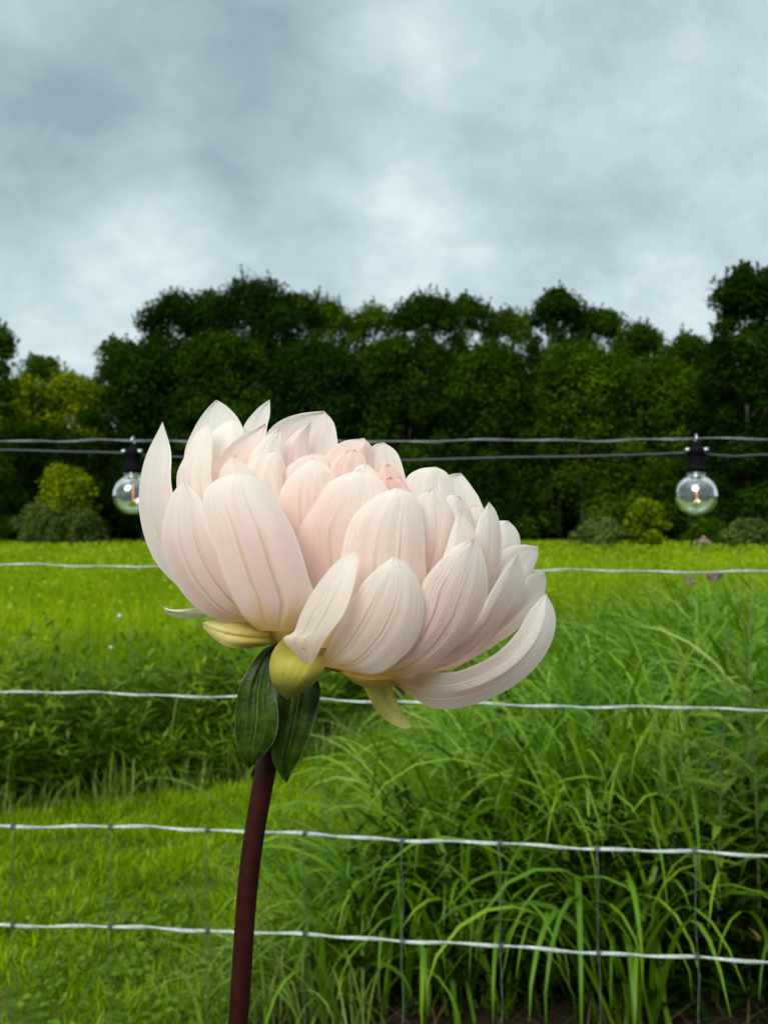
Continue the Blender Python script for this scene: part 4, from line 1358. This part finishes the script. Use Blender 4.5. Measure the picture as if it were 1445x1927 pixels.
PETALS = [
    # name-free list: L margin, R margin (base ... tip), z, tilt, cup, pigment kwargs
    # --- front, outer ring
    dict(L=[(440, 1178), (345, 1112), (288, 1050), (262, 962), (270, 872), (306, 793)], R=[(470, 1160), (395, 1080), (345, 1000), (323, 915), (322, 850), (306, 793)], z=(20, 70, 20), tilt=90, cup=18, p=dict(pink=.25)),
    dict(L=[(455, 1172), (385, 1156), (330, 1097), (306, 1030), (307, 980), (322, 932), (346, 905)], R=[(492, 1165), (460, 1115), (425, 1060), (398, 1000), (378, 940), (346, 905)], z=(60, 185, 150), tilt=70, cup=30, p=dict(pink=.6)),
    dict(L=[(488, 1187), (458, 1160), (425, 1097), (400, 1015), (381, 942), (402, 906), (447, 887)], R=[(548, 1188), (590, 1135), (579, 1080), (553, 1000), (515, 932), (485, 899), (447, 887)], z=(70, 300, 245), tilt=-10, cup=48, p=dict(pink=.75)),
    dict(L=[(569, 1246), (538, 1212), (533, 1199), (552, 1190), (565, 1158), (582, 1124), (606, 1088), (638, 1053), (674, 1035)], R=[(588, 1250), (612, 1205), (646, 1157), (663, 1114), (674, 1062), (674, 1035)], z=(150, 345, 310), tilt=60, cup=22, p=dict(pink=.15, base=.35)),
    dict(L=[(600, 1252), (625, 1200), (652, 1145), (682, 1098), (712, 1068), (742, 1045)], R=[(650, 1263), (712, 1268), (770, 1224), (793, 1180), (798, 1139), (791, 1101), (771, 1068), (742, 1045)], z=(130, 325, 305), tilt=-30, cup=40, p=dict(pink=.3)),
    dict(L=[(690, 1262), (752, 1215), (783, 1150), (796, 1096), (820, 1063), (854, 1030), (891, 1014)], R=[(745, 1270), (795, 1266), (845, 1236), (876, 1208), (900, 1176), (915, 1134), (918, 1092), (909, 1042), (891, 1014)], z=(100, 268, 240), tilt=-60, cup=40, p=dict(pink=.65)),
    dict(L=[(770, 1262), (835, 1235), (890, 1180), (920, 1120), (949, 1072), (974, 1043)], R=[(790, 1270), (853, 1258), (896, 1231), (930, 1200), (962, 1163), (983, 1126), (989, 1092), (974, 1043)], z=(80, 200, 170), tilt=-90, cup=28, p=dict(pink=.75)),
    dict(L=[(820, 1255), (900, 1200), (960, 1140), (985, 1095), (1003, 1078), (1025, 1077)], R=[(850, 1262), (896, 1236), (934, 1213), (979, 1180), (1017, 1133), (1028, 1100), (1025, 1077)], z=(60, 140, 110), tilt=-80, cup=20, p=dict(pink=.45)),
    dict(L=[(735, 1272), (812, 1266), (854, 1265), (897, 1250), (938, 1226), (974, 1188), (996, 1150), (1027, 1116)], R=[(740, 1284), (779, 1314), (815, 1333), (856, 1334), (916, 1318), (970, 1289), (1009, 1255), (1035, 1216), (1046, 1176), (1042, 1146), (1027, 1116)], z=(110, 165, 105), tilt=-40, cup=14, rib=.35, crease=(.55, 16), p=dict(pink=.45)),
    # --- front, second ring
    dict(L=[(560, 1200), (583, 1110), (555, 1005), (578, 952), (622, 906), (676, 882)], R=[(655, 1200), (700, 1100), (735, 990), (735, 935), (714, 900), (676, 882)], z=(50, 215, 195), tilt=20, cup=42, p=dict(pink=.7)),
    dict(L=[(600, 1220), (628, 1120), (647, 1020), (665, 972), (706, 934), (750, 916)], R=[(770, 1210), (800, 1110), (800, 1050), (798, 990), (785, 938), (750, 916)], z=(60, 262, 232), tilt=-10, cup=46, p=dict(pink=.35)),
    dict(L=[(690, 1200), (765, 1060), (776, 975), (785, 936), (812, 919)], R=[(800, 1180), (842, 1060), (856, 980), (838, 938), (812, 919)], z=(40, 205, 190), tilt=-30, cup=26, p=dict(pink=.7)),
    dict(L=[(760, 1200), (815, 1100), (838, 1035), (851, 993), (867, 960)], R=[(862, 1180), (908, 1090), (898, 1014), (885, 986), (867, 960)], z=(60, 222, 208), tilt=-30, cup=26, p=dict(pink=.3)),
    dict(L=[(790, 1150), (832, 1020), (838, 953), (845, 932), (866, 934)], R=[(890, 1150), (906, 1040), (897, 995), (884, 958), (866, 934)], z=(20, 172, 165), tilt=-30, cup=24, p=dict(pink=.8)),
    dict(L=[(840, 1190), (880, 1080), (893, 1010), (901, 975), (920, 944)], R=[(890, 1190), (930, 1093), (942, 1036), (942, 996), (934, 964), (920, 944)], z=(30, 150, 130), tilt=-50, cup=24, p=dict(pink=.55)),
    dict(L=[(870, 1180), (912, 1080), (945, 1037), (980, 1025), (1013, 1029)], R=[(910, 1200), (960, 1140), (995, 1088), (1011, 1052), (1013, 1029)], z=(20, 85, 80), tilt=-50, cup=16, p=dict(pink=.4)),
    dict(L=[(880, 1150), (920, 1060), (934, 1000), (938, 981), (957, 980)], R=[(930, 1150), (972, 1070), (979, 1022), (973, 998), (957, 980)], z=(0, 35, 10), tilt=-30, cup=14, p=dict(pink=.15)),
    # --- right, back
    dict(L=[(700, 1100), (745, 990), (761, 908), (785, 884), (820, 878)], R=[(820, 1100), (862, 1010), (858, 928), (843, 892), (820, 878)], z=(10, 118, 105), tilt=-25, cup=26, p=dict(pink=.25)),
    dict(L=[(760, 1100), (818, 980), (838, 905), (846, 893), (868, 890)], R=[(880, 1100), (918, 1000), (905, 945), (888, 916), (868, 890)], z=(0, 45, 20), tilt=-20, cup=-14, p=dict(pink=.0)),
    dict(L=[(830, 1100), (868, 1000), (880, 957), (897, 951)], R=[(900, 1080), (918, 1000), (909, 960), (897, 951)], z=(0, 95, 88), tilt=-20, cup=10, p=dict(pink=.3, tip=CREAM)),
    # --- heart
    dict(L=[(600, 1080), (606, 950), (610, 868), (640, 833), (685, 824)], R=[(700, 1060), (712, 940), (704, 872), (700, 842), (685, 824)], z=(20, 135, 105), tilt=-10, cup=34, crease=(.62, 18), rib=.9, p=dict(pink=1, deep=.5, tip=CREAM)),
    dict(L=[(660, 1060), (693, 950), (696, 872), (700, 840), (722, 832)], R=[(765, 1060), (778, 960), (764, 902), (748, 853), (722, 832)], z=(10, 100, 80), tilt=-15, cup=-16, p=dict(pink=.4, tip=CREAM)),
    dict(L=[(690, 1050), (712, 950), (706, 900), (729, 872)], R=[(768, 1050), (778, 960), (767, 915), (750, 884), (729, 872)], z=(30, 150, 128), tilt=-10, cup=26, rib=.9, p=dict(pink=1, deep=.55, tip=BLUSH)),
    dict(L=[(690, 1050), (706, 960), (712, 912), (735, 897)], R=[(772, 1050), (778, 970), (764, 918), (735, 897)], z=(30, 166, 150), tilt=-10, cup=20, rib=.9, p=dict(pink=1, deep=.9, tip=BLUSH)),
    dict(L=[(610, 1080), (612, 950), (622, 880), (650, 850), (668, 846)], R=[(690, 1060), (694, 940), (690, 880), (684, 856), (668, 846)], z=(20, 156, 132), tilt=-10, cup=18, rib=.8, p=dict(pink=1, deep=.38, tip=CREAM)),
    dict(L=[(700, 1050), (720, 960), (728, 912), (752, 896)], R=[(772, 1050), (782, 970), (768, 920), (752, 896)], z=(30, 158, 140), tilt=-14, cup=14, rib=.8, p=dict(pink=1, deep=.5, tip=CREAM)),
    dict(L=[(620, 1080), (650, 950), (666, 886), (690, 870)], R=[(705, 1050), (726, 950), (714, 900), (690, 870)], z=(20, 178, 160), tilt=0, cup=20, p=dict(pink=.5)),
    # --- left, back and inner
    dict(L=[(540, 1080), (506, 900), (499, 828), (520, 796), (560, 779), (610, 773)], R=[(640, 1080), (652, 930), (637, 842), (629, 797), (610, 773)], z=(0, 20, -25), tilt=0, cup=-34, p=dict(pink=1, deep=.4)),
    dict(L=[(540, 1080), (526, 900), (532, 845), (555, 814), (587, 792)], R=[(610, 1080), (604, 920), (584, 860), (582, 820), (587, 792)], z=(0, 70, 35), tilt=-30, cup=14, p=dict(pink=1, deep=.35)),
    dict(L=[(480, 1050), (448, 900), (455, 812), (483, 770), (508, 751)], R=[(540, 1050), (522, 900), (502, 822), (508, 780), (508, 751)], z=(0, 5, -20), tilt=10, cup=-10, p=dict(pink=.1)),
    dict(L=[(450, 1080), (400, 960), (397, 895), (415, 857), (446, 825), (476, 807), (500, 796)], R=[(540, 1050), (512, 930), (494, 850), (500, 816), (500, 796)], z=(0, 90, 60), tilt=-10, cup=-18, p=dict(pink=1, deep=.5)),
    dict(L=[(480, 1060), (464, 930), (468, 866), (495, 828), (525, 805)], R=[(560, 1060), (548, 930), (532, 856), (533, 822), (525, 805)], z=(10, 125, 95), tilt=-10, cup=14, p=dict(pink=.6)),
    dict(L=[(470, 1080), (464, 960), (465, 888), (485, 858), (513, 848)], R=[(550, 1080), (536, 960), (532, 890), (529, 858), (513, 848)], z=(30, 175, 150), tilt=-10, cup=18, p=dict(pink=.65)),
    dict(L=[(450, 1080), (418, 980), (413, 895), (426, 870), (441, 855)], R=[(510, 1080), (492, 980), (474, 892), (460, 872), (441, 855)], z=(30, 205, 175), tilt=0, cup=16, p=dict(pink=.35, tip=CREAM)),
    dict(L=[(540, 1100), (524, 980), (528, 925), (552, 890), (590, 862)], R=[(640, 1100), (644, 980), (631, 900), (614, 876), (590, 862)], z=(30, 192, 170), tilt=-5, cup=30, p=dict(pink=.7)),
    dict(L=[(545, 1080), (525, 950), (531, 894), (555, 867), (585, 852)], R=[(630, 1080), (630, 930), (619, 880), (613, 859), (585, 852)], z=(20, 150, 132), tilt=-5, cup=20, p=dict(pink=1, deep=.35)),
    dict(L=[(425, 1100), (352, 1010), (332, 905), (349, 856), (366, 820), (393, 791)], R=[(475, 1100), (422, 1000), (399, 905), (399, 860), (397, 815), (393, 791)], z=(20, 110, 70), tilt=40, cup=16, p=dict(pink=.35)),
    dict(L=[(430, 1080), (352, 950), (346, 860), (364, 808), (386, 773), (407, 752)], R=[(520, 1080), (486, 930), (468, 840), (451, 792), (428, 765), (407, 752)], z=(0, 15, -35), tilt=10, cup=-20, p=dict(pink=.0)),
    dict(L=[(430, 1080), (396, 950), (397, 828), (414, 801), (441, 787)], R=[(505, 1080), (480, 930), (463, 850), (456, 802), (441, 787)], z=(0, 58, 22), tilt=10, cup=14, p=dict(pink=.12)),
]
# the far side of the bloom, turned away from the viewer: smaller repeats of the outer ring
CX, CY = 640, 1030
for k in (1, 2, 5, 6, 9, 10, 11, 14):
    q = PETALS[k]
    f = lambda pts: [(CX + (x - CX) * 0.86 + 12, CY + 14 + (y - CY) * 0.80) for x, y in pts]
    zz = tuple(-0.85 * v - 30 for v in q['z'])
    PETALS.append(dict(L=f(q['L']), R=f(q['R']), z=zz, tilt=-q['tilt'], cup=-q['cup'], p=q['p']))
for q in PETALS:
    sheet('petal', q['L'], q['R'], q['z'], M['petal'], pig(**q['p']), q['tilt'], q['cup'], rib=q.get('rib', 0.48), crease=q.get('crease'))


# closed heart of the bloom under the inner petals and the receptacle that carries them all
def ellipsoid(c, axes, nu=22, nv=14):
    """axes: three Vectors"""
    V, Qq = [], []
    for i in range(nv + 1):
        a = math.pi * (0.02 + 0.96 * i / nv)
        for j in range(nu):
            b = 2 * math.pi * j / nu
            V.append(c + axes[0] * (math.sin(a) * math.cos(b)) + axes[1] * (math.sin(a) * math.sin(b)) + axes[2] * math.cos(a))
    for i in range(nv):
        for j in range(nu):
            Qq.append((i * nu + j, i * nu + (j + 1) % nu, (i + 1) * nu + (j + 1) % nu, (i + 1) * nu + j))
    return V, Qq


AX = Vector((0.42, -0.16, 0.89)).normalized()
SX = AX.cross(Vector((0, 1, 0))).normalized()
SY = AX.cross(SX).normalized()


def blob(name, px, py, z, rx, rz, mat, col, ry=None):
    c = at(px, py, D0 - z * SC)
    V, Qq = ellipsoid(c, (SX * rx * SC, SY * (ry or rx) * SC, AX * rz * SC))
    return mesh_obj(name, (V, Qq), mat, dahlia, {'pigment': np.tile(col, (len(V), 1))})


blob('flower_heart', 655, 1050, 0, 130, 120, M['petal'], BLUSH)
blob('receptacle', 605, 1192, 15, 118, 46, M['petal'], lerp(YELL, GREEN, .4), 140)


def flatpig(a, b, k=1.0):
    return lambda t, c, s: lerp(a, b, t * k)


DEEPY = np.array((0.50, 0.36, 0.045))
sheet('bract', [(525, 1190), (495, 1176), (452, 1163), (405, 1166), (377, 1173)], [(520, 1212), (490, 1217), (458, 1221), (425, 1216), (397, 1197), (377, 1173)], (90, 140, 90), M['bract'], flatpig(DEEPY, np.array((0.62, 0.56, 0.26))), 10, 22, lab='yellowish green bract under the left petals')
sheet('bract', [(450, 1150), (400, 1150), (371, 1141), (345, 1146), (320, 1147), (302, 1138)], [(450, 1168), (400, 1160), (365, 1165), (339, 1163), (316, 1156), (302, 1138)], (0, -30, -50), M['bract'], flatpig(np.array((0.66, 0.62, 0.22)), np.array((0.80, 0.82, 0.56))), -40, 8, lab='thin pale bract tip curling out at the far left')
sheet('bract', [(560, 1180), (520, 1215), (507, 1250), (511, 1283), (526, 1304), (540, 1317)], [(600, 1215), (612, 1245), (606, 1268), (586, 1292), (562, 1309), (540, 1317)], (110, 205, 120), M['bract'], flatpig(np.array((0.50, 0.46, 0.055)), np.array((0.44, 0.42, 0.10))), 0, 62, rib=.3, lab='rounded yellow green bract bulging below the petals')
sheet('bract', [(500, 1180), (510, 1176), (530, 1170), (560, 1165)], [(512, 1205), (530, 1210), (560, 1215), (580, 1190)], (95, 110, 120), M['bract'], flatpig(DEEPY, DEEPY), 0, 6, n=12, lab='small golden bract between the front petals')
sheet('bract', [(630, 1255), (700, 1258), (770, 1262), (838, 1276)], [(642, 1267), (660, 1281), (690, 1294), (738, 1292), (790, 1280), (838, 1276)], (120, 150, 150), M['bract'], flatpig(DEEPY, np.array((0.66, 0.46, 0.16))), 0, 14, lab='golden bract under the right petals')
sheet('bract', [(680, 1282), (690, 1305), (706, 1332), (730, 1358), (756, 1370), (779, 1372)], [(738, 1280), (740, 1300), (754, 1334), (770, 1360), (779, 1372)], (120, 128, 110), M['bract'], flatpig(np.array((0.42, 0.38, 0.04)), np.array((0.60, 0.55, 0.22))), -25, -14, lab='pointed bract hanging down at the right')
# two green leaves hugging the top of the stem
G1 = flatpig(np.array((0.03, 0.06, 0.02)), np.array((0.03, 0.06, 0.02)))
sheet('leaf', [(525, 1208), (496, 1222), (472, 1252), (450, 1294), (442, 1350), (444, 1398), (456, 1432), (470, 1446)], [(540, 1215), (520, 1250), (518, 1300), (524, 1350), (518, 1390), (502, 1415), (486, 1432), (470, 1446)], (60, 122, 95), M['dahlia_leaf'], G1, 20, 14, rib=.9, crease=(.5, -16), lab='broad dark green leaf, the left of the pair under the bloom')
sheet('leaf', [(540, 1270), (527, 1300), (520, 1340), (514, 1390), (512, 1426), (526, 1458), (540, 1474)], [(590, 1265), (603, 1294), (599, 1330), (587, 1376), (567, 1424), (550, 1454), (540, 1474)], (60, 95, 75), M['dahlia_leaf'], G1, -30, -14, rib=.9, crease=(.5, -14), lab='narrower dark green leaf, the right of the pair under the bloom')
# stem down to the ground
spx = [(600, 1205), (575, 1240), (548, 1290), (524, 1350), (502, 1440), (487, 1520), (474, 1600), (465, 1680), (459, 1760), (454, 1840), (448, 1927), (440, 2040)]
P = [at(x, y, D0 - (15 + (8 if y > 1300 else 0)) * SC) for x, y in spx]
last = P[-1]
for f in np.linspace(0.06, 1.0, 16):
    P.append(Vector((last.x - 0.012 * f, last.y + 0.004 * f, last.z * (1 - f))))
P = rs([tuple(p) for p in P], 150)
rad = [SC * (20.0 - 1.8 * min(1, i / 14) + 2.0 * math.sin(min(1, i / 150) * math.pi)) * (1 + 0.015 * math.sin(i * 1.3)) for i in range(151)]
mesh_obj('stem', tube(P, rad, 18), M['stem'], dahlia)
